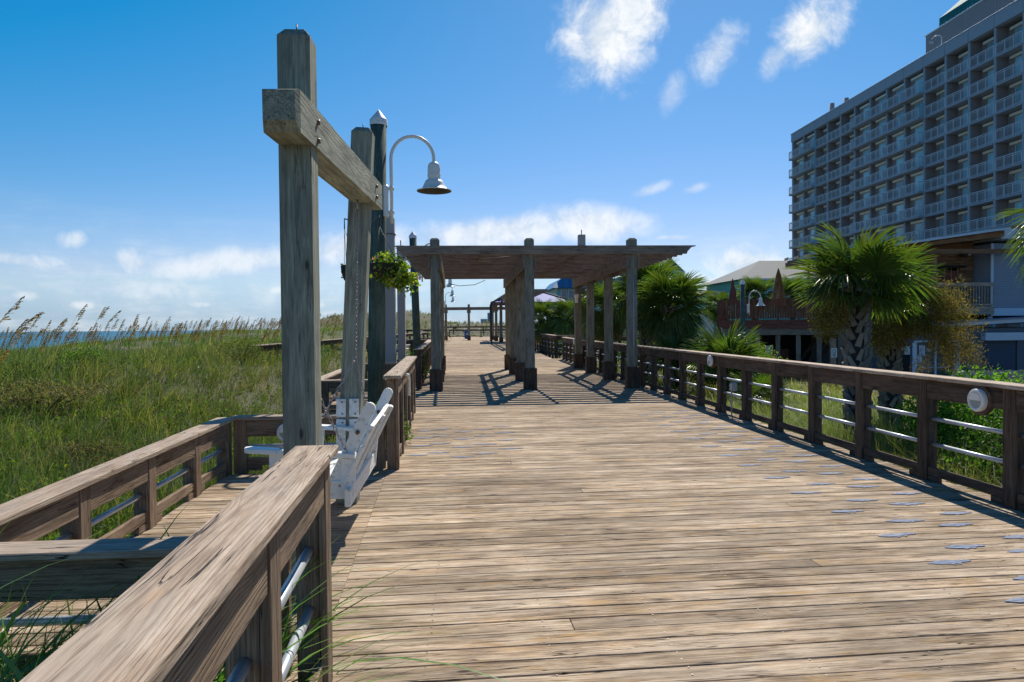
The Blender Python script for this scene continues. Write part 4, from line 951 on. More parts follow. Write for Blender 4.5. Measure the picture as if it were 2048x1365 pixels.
# ================================================================ red-brown raised deck with its rail
td = empty('raised_deck', (18.5, 41, -1.7), 'red-brown raised bar deck on posts behind the palms', 'deck')
A, B_ = Vector((15.6, 42.2)), Vector((24.0, 38.6)); dd = (B_-A); LL = dd.length; dd.normalize(); nn = Vector((-dd.y, dd.x))
P = lambda s, o_, z: Vector((*(A+dd*s+nn*o_), z))
board('rim_board', P(0, 0, 1.62), P(LL, 0, 1.62), .06, .55, M['stain'], td); board('rim_board', P(.1, .05, 1.15), P(LL, .05, 1.15), .05, .34, M['pergola'], td)
board('rim_board', P(0, 0, 1.62), P(0, 9, 1.62), .06, .55, M['stain'], td)
for k in range(24): board('floor_plank', P(0, .25+.36*k, 1.87), P(LL, .25+.36*k, 1.87), .35, .04, M['stain'], td)
for i in range(9):
    s = LL*i/8; board('rail_post', P(s, 0, 1.9), P(s, 0, 3.12), .11, .11, M['stain'], td, up=(*nn, 0)); board('support_post', P(s, .3, -1.7), P(s, .3, 1.32), .26, .26, M['pergola'], td, up=(*nn, 0))
board('top_rail', P(0, 0, 3.10), P(LL, 0, 3.15), .15, .06, M['stain'], td)
mp = int(LL/.14)
for i in range(mp): s = .1+i*(LL-.1)/mp; board('picket', P(s, -.02, 1.98), P(s, -.02, 3.06), .11, .022, M['stain'], td, up=(*nn, 0))
for i in range(5): s = 9*i/4; board('rail_post', P(0, s, 1.9), P(0, s, 3.12), .11, .11, M['stain'], td)
for i in range(50): s = .1+i*.178; board('picket', P(-.02, s, 1.98), P(-.02, s, 3.06), .022, .13, M['stain'], td, up=(*nn, 0))
board('top_rail', P(0, 0, 3.10), P(0, 9, 3.10), .12, .06, M['stain'], td)
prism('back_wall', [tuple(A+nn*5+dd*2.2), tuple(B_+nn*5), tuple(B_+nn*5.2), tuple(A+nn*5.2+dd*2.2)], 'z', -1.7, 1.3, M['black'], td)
for k in range(9): board('wall_plank', P(2.4+.2*k, 1.5, -1.7), P(2.4+.2*k, 1.5, .1), .18, .03, M['stain'], td, up=(*nn, 0))
for k in range(3): board('stair_stringer', P(4.2+.5*k, 2.2, -1.6), P(6.0+.5*k, 2.4, 1.2), .06, .18, M['rail'], td)
# roof trellis above the bar deck
for k in range(9):
    board('trellis_slat', P(4.0+.62*k, .2, 5.55+.07*k), P(4.0+.62*k, 5.5, 5.95+.07*k), .06, .16, M['pergola'], td)
board('trellis_beam', P(4.0, 1.2, 5.35), P(LL+3, 1.2, 6.0), .1, .3, M['pergola'], td); board('trellis_beam', P(4.0, 4.6, 5.5), P(LL+3, 4.6, 6.2), .1, .3, M['siding_wood'], td)
for s in (5.2, 8.8): board('trellis_post', P(s, 1.2, 1.9), P(s, 1.2, 5.4), .16, .16, M['pergola'], td, up=(*nn, 0))
# closed umbrellas
def closed_umbrella(x, y, z0, z1, r, mat, label, thatch=False):
    root = empty('closed_umbrella', (x, y, z0), label, 'umbrella')
    H_ = z1-z0; n = 22; prof = [(.02, 1.0), (.06, .97), (.3, .80), (.26, .72), (.55, .50), (.62, .30), (.8, .16), (.9, .02), (0.3, 0)]
    vs, fs = [], []
    for i, (rr, t) in enumerate(prof):
        for k in range(n):
            a = 2*math.pi*k/n; q = r*rr*(1+.16*math.sin(5*a+i)+random.uniform(-.12, .12)); vs.append((q*math.cos(a), q*math.sin(a), H_*t))
    for i in range(len(prof)-1):
        for k in range(n): j = (k+1) % n; fs.append((i*n+k, (i+1)*n+k, (i+1)*n+j, i*n+j))
    link('folded_cover', mesh('folded_cover', vs, fs, mat, True), Matrix.Translation((x, y, z0)), root)
    pipe('umbrella_pole', (x, y, 1.89), (x, y, z0+.2), .04, M['siding_wood'], root)
    if thatch:
        m_ = 1400; t = rng.random(m_); a = rng.uniform(0, 6.28, m_); rr = np.interp(t, [0, .16, .3, .5, .8, 1], [.9, .8, .62, .55, .32, .05])*r
        blades('thatch_straw', np.stack([x+rr*np.cos(a), y+rr*np.sin(a), z0+H_*t], 1), -rng.uniform(.12, .3, m_), rng.uniform(.012, .02, m_), rng.uniform(-.5, -.1, m_), a, pick([(.33, .21, .09), (.2, .12, .05), (.42, .30, .14)], m_), M['oats'], root)['kind'] = 'stuff'
closed_umbrella(17.2, 44, 2.9, 4.62, .34, M['umb'], 'closed brown canvas umbrella at the left end of the raised deck')
closed_umbrella(19.77, 43, 2.9, 5.15, .50, M['thatch'], 'closed thatched tan umbrella behind the lamp on the raised deck', True)
def signboard(x, y, z, w, h, label, kind):
    root = empty('sign', (x, y, z), label, 'sign')
    box('sign_panel', (x-w/2, y-.02, z-h/2), (x+w/2, y, z+h/2), M['paper'], root)
    if kind == 0:
        lathe('emblem', [(.07, 0), (.10, 0), (.10, .004), (.07, .004)], M['ink'], Matrix.Translation((x, y-.021, z+h*.17)) @ Matrix.Rotation(R(90), 4, 'X'), root, 20)
        for i, ww in enumerate((.28, .24, .2)): box('text_line', (x-ww/2*w/.4, y-.025, z-h*(.14+.12*i)-.015), (x+ww/2*w/.4, y-.0205, z-h*(.14+.12*i)+.015), M['ink'], root, .001)
    else:
        for a in (-1, 1):
            for b in (-1, 1): box('symbol', (x+a*w*.22-.05, y-.025, z+b*h*.22-.05), (x+a*w*.22+.05, y-.0205, z+b*h*.22+.05), M['ink'], root, .001)
signboard(17.35, 38.9, .15, .36, .5, 'small grey sign with four symbols on a post under the raised deck', 1)
signboard(18.5, 34, .16, .30, .47, 'small white sign with a round emblem beside the big palm trunk', 0)
box('post', (0, 0, 0), (.1, .1, .1), M['pergola']) if False else None
root = empty('sign_post', (18.5, 34.1, -1.7), 'short timber post carrying the white emblem sign', 'post'); box('post_shaft', (18.38, 34.01, -1.7), (18.62, 34.2, .9), M['pergola'], root)
# picket fence strip and grey wall right of the hedge
pf = empty('picket_fence', (24, 28, -1.6), 'low weathered grey picket fence behind the bright hedge', 'fence')
for i in range(64): x = 20.3+i*.16; box('picket', (x, 28, -1.6), (x+.13, 28.03, -.42+.02*math.sin(i*1.7)), M['column'], pf)
board('fence_rail', (20.2, 28.06, -.7), (30.7, 28.06, -.7), .04, .09, M['column'], pf)

# ================================================================ distant buildings
def house(name, label, x0, x1, y0, y1, z0, ze, zr, wall, roof, ridge='x', over=.4, wins=(), cat='house', hip=0.0):
    root = empty(name, ((x0+x1)/2, y0, z0), label, cat)
    box('wall', (x0, y0, z0), (x1, y1, ze), wall, root, .01); cx, cy = (x0+x1)/2, (y0+y1)/2
    if ridge == 'x':
        vs = [(x0-over, y0-over, ze), (x1+over, y0-over, ze), (x1+over, y1+over, ze), (x0-over, y1+over, ze), (x0-over+hip, cy, zr), (x1+over-hip, cy, zr)]
    else:
        vs = [(x0-over, y0-over, ze), (x1+over, y0-over, ze), (x1+over, y1+over, ze), (x0-over, y1+over, ze), (cx, y0-over+hip, zr), (cx, y1+over-hip, zr)]
    fs = [(0, 1, 5, 4), (2, 3, 4, 5), (1, 2, 5), (3, 0, 4), (3, 2, 1, 0)] if ridge == 'x' else [(1, 2, 5, 4), (3, 0, 4, 5), (0, 1, 4), (2, 3, 5), (3, 2, 1, 0)]
    vs2 = [(a, b, c+.004) for a, b, c in vs]; link('roof', mesh('roof', vs2, fs, roof), Matrix.Identity(4), root)
    box('eave_trim', (x0-over, y0-over-.04, ze-.16), (x1+over, y0-over-.002, ze+.06), M['trim'], root)
    for (a, b, c, d) in wins:
        w = box('window', (a, y0-.06, c), (b, y0-.004, d), M['trim'], root); box('pane', (a+.08, y0-.075, c+.08), (b-.08, y0-.061, (c+d)/2-.03), M['glassblue'], w); box('pane', (a+.08, y0-.075, (c+d)/2+.03), (b-.08, y0-.061, d-.08), M['glassblue'], w)
    return root
house('mint_house', 'mint green house with a pale hip roof behind the raised deck', 30.6, 44, 75, 87, -1.8, 6.6, 9.2, M['tealwall'], M['paleroof'], 'x', .7, [(31.2, 32.1, 3.6, 5.4), (33.2, 34.1, 3.6, 5.4), (35.6, 36.5, 3.6, 5.4)], hip=5)
house('grey_house', 'long pale blue house with a brown-grey shingle roof at the horizon', 24.5, 42, 90, 100, -1.8, 5.5, 6.45, M['bluehouse'], M['shingle'], 'x', .3, [(31.8, 32.5, 3.9, 5.0), (33.6, 34.3, 2.0, 3.1), (28.4, 29.1, 3.0, 4.1), (36, 36.7, 3.9, 5.0)])
house('gabled_building', 'dark grey gabled building peeping out behind the mid palm', 23.6, 27.1, 85, 95, -1.8, 8.3, 10.0, M['boxgrey'], M['shingle'], 'y', .05, cat='building')
bh = empty('blue_roofed_house', (14, 75, -1.8), 'aqua house with a blue metal mansard roof left of the palms', 'house')
box('wall', (9.9, 75, -1.8), (20, 85, 5.75), M['aqua'], bh)
for k in range(18):
    a = 9.4+.6*k; t0 = min(1, max(0, (a-9.4)/.9)); t1 = min(1, max(0, (a+.58-9.4)/.9))
    link('roof_panel', mesh('roof_panel', [(a, 74.4, 5.76), (a+.58, 74.4, 5.76), (a+.58, 75.2, 5.76+1.05*t1), (a, 75.2, 5.76+1.05*t0)], [(0, 1, 2, 3)], M['blueroof']), Matrix.Identity(4), bh)
prism('roof', [(9.4, 5.755), (20.2, 5.755), (20.2, 6.80), (10.4, 6.80)], 'y', 75.21, 85.5, M['blueroof'], bh)
for x in (10.4, 11.2, 12.0, 13.4, 15): w = box('window', (x-.05, 74.93, 4.4), (x+.62, 74.996, 5.6), M['trim'], bh); box('pane', (x+.02, 74.91, 4.48), (x+.55, 74.928, 5.52), M['glassblue'], w)
for (x, y, w, h, mt, lab) in ((54.5, 1500, 11, 33, 'tower', 'faint blue tower block on the far horizon'), (41, 1500, 14, 20, 'tower2', 'lower pale block left of the far tower')):
    root = empty('tower_block', (x, y, -3), lab, 'tower block'); box('wall', (x-w/2, y, -3), (x+w/2, y+20, h), M[mt], root, .2)
    for k in range(5): box('window', (x-w/2+1, y-.3, 6+k*(h-8)/5), (x+w/2-1, y-.05, 6+k*(h-8)/5+(h-8)/12), M['glassblue'], root)
root = empty('canopy_tent', (5, 60, .3), 'blue pyramid canopy on dark frame behind the far shade structure', 'canopy')
pk = (6.0, 62, 4.95); cs = [(2.2, 58, 3.65), (9.2, 58, 3.65), (9.6, 66, 3.7), (2.4, 66, 3.7)]
link('canopy_cloth', mesh('canopy_cloth', [pk]+cs, [(0, 1, 2), (0, 2, 3), (0, 3, 4), (0, 4, 1)], M['canopy']), Matrix.Identity(4), root)
for c_ in cs: pipe('canopy_rib', (pk[0], pk[1], pk[2]+.03), (c_[0], c_[1], c_[2]+.03), .06, M['lampdark'], root); pipe('canopy_leg', c_, (c_[0], c_[1], .2), .06, M['lampdark'], root)
for a, b in zip(cs, cs[1:]+cs[:1]): pipe('canopy_rib', a, b, .05, M['lampdark'], root)
root = empty('white_tent', (24.7, 70, -1.8), 'small bright white tent roof at the foot of the grey house', 'tent')
prism('tent_roof', [(23.6, 1.9), (25.6, 1.9), (25.1, 2.9), (23.6, 2.9)], 'y', 70, 73, M['white'], root); box('tent_wall', (23.7, 70.1, -1.8), (25.4, 72.8, 1.89), M['white'], root)
root = empty('utility_pole', (27, 88, -1.8), 'thin dark utility pole in front of the grey house', 'pole'); pipe('pole_shaft', (28.7, 80, -1.8), (28.7, 80, 5.6), .09, M['rail'], root); pipe('cross_arm', (28.2, 79.9, 5.0), (29.2, 79.9, 5.0), .05, M['rail'], root)

# ================================================================ palms
def frond_mesh(seed, dead=False, nl=44, droop=.35, span=138):
    rs = np.random.default_rng(seed); vs, fs, cols = [], [], []
    base = np.array([.06, .10, .022]) if not dead else np.array([.17, .11, .06])
    pv, pf = tube_data([(0, 0, 0), (.25, 0, .02), (.55, 0, .0), (.78, 0, -.03)], [.022, .016, .012, .008], 5)
    vs += [tuple(v) for v in pv]; fs += pf; cols += [base*1.5]*len(pv)
    for i in range(nl):
        u = (i+.5)/nl*2-1; a = R(span)*u; L = (.80-.24*abs(u)**1.6)*rs.uniform(.92, 1.06); dth = R(span)/nl
        sx = .70-.12*abs(u)*.5; d = np.array([math.cos(a), math.sin(a), .035*rs.normal()+.16*(1-abs(u))]); d /= np.linalg.norm(d)
        s = np.array([-math.sin(a), math.cos(a), .10*rs.normal()]); dr = droop*rs.uniform(.7, 1.35)
        tint = base*rs.uniform(.8, 1.3)*(1 if dead else np.array([rs.uniform(.8, 1.4), 1, 1])); b = len(vs)
        tt = (0, .25, .5, .72, .88, 1)
        for t in tt:
            p = np.array([sx, 0, -.03])+d*L*t+np.array([0, 0, -1])*dr*max(0, t-.25)**1.9*L*1.5
            ww = min(L*t*math.tan(dth)*1.05, .027)*(1 if t < .45 else max(0, (1-t)/.55)**.8)+.0018
            crease = np.array([0, 0, -ww*.6])
            vs += [tuple(p-s*ww), tuple(p+crease), tuple(p+s*ww)]; tc_ = tint*(1 if t < .8 else (1.9 if rs.random() < .3 else 1.2)); cols += [tc_]*3
        for k in range(len(tt)-1):
            q = b+3*k; fs += [(q, q+1, q+4, q+3), (q+1, q+2, q+5, q+4)]
    me = mesh('dead_frond' if dead else 'frond', vs, fs, M['palm']); ca = me.color_attributes.new('tint', 'FLOAT_COLOR', 'POINT')
    ca.data.foreach_set('color', np.concatenate([np.array(cols), np.ones((len(cols), 1))], 1).reshape(-1)); return me
FR = [frond_mesh(s, False, droop=dp) for s, dp in ((1, .25), (2, .4), (3, .6), (4, .85), (5, .32))]
FD = [frond_mesh(s, True, 30, dp, 110) for s, dp in ((11, 1.0), (12, .8))]
def bootmesh():
    vs = [(-.06, 0, 0), (.06, 0, 0), (.035, .085, .26), (-.035, .085, .26), (-.055, .05, -.01), (.055, .05, -.01), (.03, .12, .24), (-.03, .12, .24)]
    return mesh('leaf_boot', vs, [(0, 1, 2, 3), (7, 6, 5, 4), (0, 4, 5, 1), (1, 5, 6, 2), (2, 6, 7, 3), (3, 7, 4, 0)], M['boot'])
BT = bootmesh()
def palm(x, y, zc, label, s=1.0, trunk=.19, n=34, dead=6, seeds=0, boots=True, z0=None, group='palm trees', lo=-48, lean=(0, 0), wind=.10):
    z0 = float(terr(x, y))-.05 if z0 is None else z0
    root = empty('palm_tree', (x, y, z0), label, 'palm tree', group); H_ = zc-z0
    bx_, by_ = x-lean[0]*H_, y-lean[1]*H_
    ax = lambda t: Vector((bx_+(x-bx_)*t, by_+(y-by_)*t, z0+H_*t))
    pts = [tuple(ax(t)) for t in (0, .25, .5, .75, 1.0)]
    if H_ > .6: tube('trunk', pts, trunk*.86, M['trunk'], root, 12)
    if boots and H_ > .6:
        zz = .05; k = 0
        while zz < H_-.05:
            for j in range(8):
                a = 2*math.pi*(j+.5*(k % 2))/8+random.uniform(-.1, .1); c = ax(zz/H_); lean_dir = 1 if (j+k) % 2 else -1
                F = Matrix.Translation((c.x, c.y, c.z)) @ Matrix.Rotation(a, 4, 'Z') @ Matrix.Translation((0, trunk*.80, 0)) @ Matrix.Rotation(R(random.uniform(-12, 12)+24*lean_dir), 4, 'Y') @ Matrix.Scale(random.uniform(.68, .9)*trunk/.19, 4)
                link('leaf_boot', BT, F, root)
            zz += .115*trunk/.19; k += 1
    top = ax(1.0)
    for i in range(n):
        u = (i+.5)/n; e = 78-(78-lo)*u**.85; a = i*2.39996+random.uniform(-.25, .25); sc = s*random.uniform(.88, 1.12)*(.78 if u < .12 else 1)
        F = Matrix.Translation(top+Vector((0, 0, -.12*u))) @ Matrix.Rotation(a, 4, 'Z') @ Matrix.Rotation(R(-e), 4, 'Y') @ Matrix.Rotation(R(random.uniform(-26, 26)), 4, 'X') @ Matrix.Scale(sc, 4)
        w = Matrix.Translation(top) @ Matrix.Rotation(wind*(1-u*.5), 4, 'Y') @ Matrix.Translation(-top)
        link('frond', FR[random.choice((0, 1, 4)) if u < .5 else random.choice((1, 2, 3))], w @ F, root)
    for i in range(dead):
        a = i*2.39996*1.3+1; e = random.uniform(-78, -55)
        F = Matrix.Translation(top+Vector((0, 0, -.15))) @ Matrix.Rotation(a, 4, 'Z') @ Matrix.Rotation(R(-e), 4, 'Y') @ Matrix.Rotation(R(random.uniform(-50, 50)), 4, 'X') @ Matrix.Scale(s*random.uniform(.75, .95), 4)
        link('dead_frond', FD[i % 2], F, root)
    for (sx, sy, sz, rr, nn_) in (seeds or ()):
        nn_ = int(nn_*1.7)
        c = np.array([top.x+sx, top.y+sy, top.z+sz]); u = rng.normal(0, 1, (nn_, 3)); u /= np.linalg.norm(u, axis=1)[:, None]
        clump = rng.integers(0, 26, nn_); cc = rng.normal(0, .44, (26, 3)); pos = c+(cc[clump]*.75+u*rng.random((nn_, 1))**.5*.42)*rr*np.array([1, 1, 1.15])
        leafcloud('seed_cluster', pos, rng.uniform(.03, .075, nn_), pick([(.30, .20, .05), (.22, .17, .04), (.38, .27, .08), (.12, .10, .03)], nn_), M['oats'], root, up=-.3, aspect=.22)
        stm = []
        for k in range(14):
            q = c+rng.normal(0, .35, 3)*rr; stm.append(tube_data([tuple(top+Vector((0, 0, -.05))), tuple((Vector(q)+top)/2+Vector((0, 0, .2))), tuple(q)], [.012, .008, .004], 4))
        merge('seed_stalk', stm, M['thatch'], parent=root)
    return root
palm(6.95, 12.0, 2.30, 'big near palm with a criss-crossed thick trunk behind the right railing', 0.84, .20, 30, 0, [(-.62, -.35, -.62, .46, 3200)], lo=-14, lean=(0, 0))
palm(8.95, 14.2, 2.2, 'second palm behind the big one, heavy with golden seed clusters', 0.86, .2, 20, 6, [(.55, -1.0, -.45, .72, 5200), (.75, -.9, -1.1, .55, 2600), (-.7, -.7, -.75, .55, 2600), (-.05, -.9, -.6, .5, 2200)], lo=-35)
palm(7.15, 24, 2.35, 'shaggy mid-distance palm right of the shade structure', 1.15, .2, 40, 12, lo=-58)
palm(6.95, 26.5, 3.05, 'taller palm just behind the shaggy mid-distance palm', 1.15, .2, 32, 12, lo=-50)
palm(5.95, 29, 2.5, 'palm behind the right row of shade structure posts', 1.15, .2, 32, 14, [(0, -.4, -.8, .6, 900)], lo=-60)
palm(4.75, 43, 2.15, 'distant palm left of the aqua house, over the far railing', 1.1, .22, 30, 16, lo=-58, boots=False)
palm(6.3, 42, 2.3, 'distant palm in front of the blue metal roof', 1.1, .22, 30, 16, lo=-58, boots=False)
palm(12.45, 13, 3.6, 'palm cut off by the right edge of the picture', 1.1, .2, 32, 6, lo=-45)
palm(22.0, 52, 3.9, 'far palm on the raised deck behind the closed thatched umbrella', 1.3, .2, 28, 4, lo=-45, boots=False)
palm(25.0, 52, 3.9, 'far palm right of the closed thatched umbrella', 1.3, .2, 28, 4, lo=-45, boots=False)
palm(22.2, 60, 3.4, 'small far palm in front of the grey house', 1.3, .2, 22, 6, lo=-60, boots=False)
def palmetto(x, y, zc, label, s, n):
    z0 = float(terr(x, y)); root = empty('palmetto', (x, y, z0), label, 'palmetto shrub', 'low fan palmettos by the railing')
    top = Vector((x, y, zc)); tube('stem', [(x, y, z0-.1), (x, y, zc)], .1, M['trunk'], root, 8)
    for i in range(n):
        u = (i+.5)/n; e = 80-95*u; a = i*2.39996
        F = Matrix.Translation(top) @ Matrix.Rotation(a, 4, 'Z') @ Matrix.Rotation(R(-e), 4, 'Y') @ Matrix.Rotation(R(random.uniform(-40, 40)), 4, 'X') @ Matrix.Scale(s*random.uniform(.85, 1.1), 4)
        link('frond', FR[i % 5], F, root)
palmetto(7.6, 20.0, .25, 'wide fan palmetto just beyond the middle of the right railing', 1.0, 24)
palmetto(8.5, 21.5, .1, 'lower palmetto right of the wide one', .9, 20)
palmetto(6.9, 22.3, .35, 'pale-fronded palmetto under the shaggy mid palm', .9, 16)
palmetto(7.3, 17.0, -.3, 'small palmetto low behind the right railing', .7, 12)

# ================================================================ grasses and shrubs
def field(n, xr, yr, keep=None, dens=None):
    x = rng.uniform(*xr, n*3); y = rng.uniform(*yr, n*3)
    if dens is not None:
        k = rng.random(n*3) < dens(x, y); x, y = x[k], y[k]
    if keep is not None:
        k = keep(x, y); x, y = x[k], y[k]
    return x[:n], y[:n]
GC = [(.095, .17, .04), (.14, .22, .055), (.055, .115, .03), (.26, .27, .12), (.38, .32, .19), (.11, .185, .08), (.045, .085, .025)]
def mkgrass(name, x, y, h, w, cols=GC, p=None, lean=(.25, 1.0), windaz=.0, spread=1.0, seg=3, label='green and straw-coloured dune grass', sink=.05, tuft=22, ts=.07, keep=None):
    n = len(x); nc = max(1, n//tuft); ci = rng.integers(0, nc, n); cx_, cy_ = x[:nc][ci], y[:nc][ci]
    loose = rng.random(n) < .18; hcl = np.broadcast_to(h, (n,))[:nc][ci]*rng.uniform(.62, 1.25, nc)[ci]
    ang = rng.uniform(0, 6.283, n); rr = abs(rng.normal(0, ts, n)); x = np.where(loose, x, cx_+rr*np.cos(ang)); y = np.where(loose, y, cy_+rr*np.sin(ang))
    wx, wy = np.cos(ang)*.8+np.cos(windaz)*.55+rng.normal(0, .3, n), np.sin(ang)*.8+np.sin(windaz)*.55+rng.normal(0, .3, n)
    z = terr(x, y)-sink; hh = rng.uniform(.5, 1.15, n)*hcl
    tint = pick(cols, nc, p, .3)[ci]*.6+pick(cols, n, p, .35)*.4; patch = vnoise(x, y, 2.4, 5); tint = tint*(1+.28*patch[:, None]*np.array([1.0, .9, .6]))
    tint *= 1+.45*np.clip(vnoise(x, y, 6, 8), -1, 1)[:, None]*np.array([1.0, .3, .3])
    ww = rng.uniform(.7, 1.3, n)*w
    if keep is not None: k = keep(x, y); x, y, z, hh, ww, wx, wy, tint = x[k], y[k], z[k], hh[k], ww[k], wx[k], wy[k], tint[k]; n = len(x)
    o = blades(name, np.stack([x, y, z], 1), hh, ww, rng.uniform(*lean, n)*np.clip(np.hypot(wx, wy), .2, 1.3), np.arctan2(wy, wx), np.clip(tint, .01, .6), M['grass'], seg=seg)
    return tag(o, label, 'grass', kind='stuff')
# left of the deck: keep clear of the bays
def clear(x, y): return ~(((x > -2.72) & (y > 3.05) & (y < 8.2)) | ((x > -3.0) & (y > 13.3) & (y < 20.1)) | (x > -.95) | ((x > -1.3) & (y > 8)))
def infrustum(x, y): return (x/y > -.78-1.0/y)
q = lambda x, y: infrustum(x, y) & clear(x, y)
x, y = field(62000, (-9.5, -1.0), (2.6, 15), q, lambda x, y: np.clip(4.5/np.hypot(x, y), .12, 1)*(.75+.5*vnoise(x, y, 1.6, 3)))
mkgrass('dune_grass', x, y, .52+.16*vnoise(x, y, 1.8, 4), .0078, label='dense fine dune grass close to the swing bay', seg=4, keep=clear)
x, y = field(88000, (-22, -2.6), (7, 34), q, lambda x, y: np.clip(9/np.hypot(x, y), .1, 1)*(.7+.5*vnoise(x, y, 2.2, 3)))
mkgrass('dune_grass', x, y, .66+.2*vnoise(x, y, 2.6, 4), .0115, label='dune grass on the slope left of the bay', ts=.12, keep=clear)
x, y = field(60000, (-46, -2.6), (24, 110), lambda x, y: (x/y > -.75) & clear(x, y), lambda x, y: np.clip(26/y, .15, 1)*(.75+.5*vnoise(x, y, 4, 3)))
mkgrass('dune_grass', x, y, .6, .028, label='distant dune grass along the crest', ts=.25, keep=clear)
x, y = field(9000, (-30, 22), (98, 135)); mkgrass('dune_grass', x, y, .75, .05, cols=[(.17, .18, .06), (.12, .15, .05), (.24, .21, .1)], label='pale dune grass beyond the far end railing')
# low herb layer (broad small leaves) between the blades
def herbs(n, xr, yr, sz, keep, cols, label, hmax=.22, p=None):
    x, y = field(n, xr, yr, keep, lambda x, y: np.clip(.55+.9*vnoise(x, y, 1.3, 9), 0, 1)*np.clip(6/np.hypot(x, y), .15, 1)); m_ = len(x)
    pos = np.stack([x, y, terr(x, y)+rng.random(m_)*hmax], 1)
    return tag(leafcloud('ground_cover', pos, rng.uniform(.6, 1.3, m_)*sz, pick(cols, m_, p), M['shrub'], up=.9, aspect=.5), label, 'ground cover', kind='stuff')
herbs(56000, (-12, -1.0), (2.8, 16), .055, q, [(.08, .16, .02), (.13, .22, .03), (.05, .10, .02), (.3, .3, .04)], 'small bright herb leaves growing among the dune grass', p=[.45, .3, .2, .05])
herbs(30000, (-24, -3), (10, 34), .075, q, [(.08, .15, .02), (.12, .2, .03), (.05, .09, .02)], 'herb leaves on the farther dune slope', .3)
# tall coarse blades in the near left corner and leaning over the bay
def tallblades(n, xr, yr, h, w, label, lean=(.4, 1.0), windaz=.5, spread=1.0, cols=[(.08, .19, .03), (.13, .27, .04), (.13, .22, .09), (.20, .26, .07)], z=None):
    x, y = rng.uniform(*xr, n), rng.uniform(*yr, n); zz = terr(x, y) if z is None else np.full(n, z)
    o = blades('tall_grass', np.stack([x, y, zz], 1), rng.uniform(.6, 1.1, n)*h, rng.uniform(.7, 1.3, n)*w, rng.uniform(*lean, n), rng.normal(windaz, spread, n), pick(cols, n), M['grass'], seg=9, curl=1.5)
    return tag(o, label, 'grass', kind='stuff')
tallblades(420, (-2.6, -.95), (2.25, 3.12), 1.45, .024, z=-.4, label= 'broad arching grass blades in the near left corner')
tallblades(900, (-2.7, -.85), (1.9, 3.15), 1.1, .014, z=-.4, label= 'upright grass blades between the near railing and the low railing', lean=(.1, .7))
tallblades(34, (-1.0, -.8), (2.3, 3.15), 1.15, .013, z=-.45, label= 'grass blades poking through the near railing onto the deck', lean=(.6, 1.1), windaz=0, spread=.3)
tallblades(34, (-2.55, -2.35), (5.8, 7.6), 1.0, .012, 'grass blades arching over the low bay railing', lean=(.8, 1.3), windaz=-.6, spread=.35)
# sea oats
def oats(name, pts, hs, heads, lab, group=None, kind=None, bend=.5, cat='sea oats'):
    items_v, items_f, cols = [], [], []
    for (x, y, z), h, hl in zip(pts, hs, heads):
        b0 = Vector((x, y, z)); d = Vector((1, random.uniform(-.35, .35), 0)).normalized(); bb_ = bend*random.uniform(.85, 1.15)
        f = lambda t: b0+Vector((0, 0, h*(t-.12*bb_*t**3)))+d*(h*bb_*.55*t**2.3)
        ts = [0, .3, .55, .75, .88, 1]; v, fc = tube_data([tuple(f(t)) for t in ts], [.0032, .003, .0026, .002, .0016, .001], 3, False)
        b = len(items_v); items_v += [tuple(q) for q in v]; items_f += [tuple(i+b for i in p) for p in fc]; cols += [(.20, .20, .09)]*len(v)
        nb = 15; t0 = 1-hl/h
        for k in range(nb):
            t = t0+(1-t0)*k/nb; p = f(t); tn = (f(min(1, t+.02))-f(t)).normalized() if t < .98 else tn
            side = Vector((random.uniform(-1, 1), random.uniform(-1, 1), random.uniform(-.7, .5)-.2)); L = hl*.38*(1-.55*k/nb)*random.uniform(.6, 1.1)
            dr = (tn*.9+side*.45+d*.5).normalized()
            for m_ in range(6):
                c = p+dr*L*(m_+.6)/6+Vector((0, 0, -.25*L*((m_+1)/6)**2)); sz = (.018 if kind else .019)*random.uniform(.8, 1.2)*(hl/.3)**.5
                u = (dr+Vector((random.uniform(-.5, .5), random.uniform(-.5, .5), random.uniform(-.6, .3)))).normalized()*sz; w = u.cross(Vector((random.random()-.5, random.random()-.5, random.random()-.5))).normalized()*sz*.42
                b = len(items_v); items_v += [tuple(c-u), tuple(c+w), tuple(c+u), tuple(c-w)]; items_f += [(b, b+1, b+2, b+3)]
                q_ = random.choice([(.28, .17, .08), (.17, .095, .04), (.42, .29, .16)]); cols += [q_]*4
    o_ = Vector(pts[0]); me = mesh(name, [tuple(Vector(v)-o_) for v in items_v], items_f, M['oats']); ca = me.color_attributes.new('tint', 'FLOAT_COLOR', 'POINT')
    ca.data.foreach_set('color', np.concatenate([np.array(cols), np.ones((len(cols), 1))], 1).reshape(-1))
    return tag(link(name, me, Matrix.Translation(o_)), lab, cat, group, kind)
near = [(-7.29, 12, 2.19, 0.62), (-7.17, 12, 1.96, 0.6), (-6.83, 11.4, 1.8, 0.35), (-7.69, 13.5, 1.98, 0.45), (-7.49, 12.5, 1.67, 0.45), (-8.21, 15, 1.87, 0.4), (-8.24, 15.5, 1.79, 0.5), (-8.81, 17, 2.24, 0.42), (-8.97, 17.4, 2.11, 0.36), (-8.24, 16.8, 2.16, 0.4), (-8.51, 17.5, 2.17, 0.36), (-8.63, 18, 2.13, 0.42), (-7.17, 16, 1.73, 0.5), (-8.66, 15, 1.67, 0.35), (-8.48, 15, 1.51, 0.4), (-6.13, 10, 1.36, 0.55), (-8.05, 14.5, 1.8, 0.4), (-7.92, 14.8, 1.57, 0.45)]     # tip positions
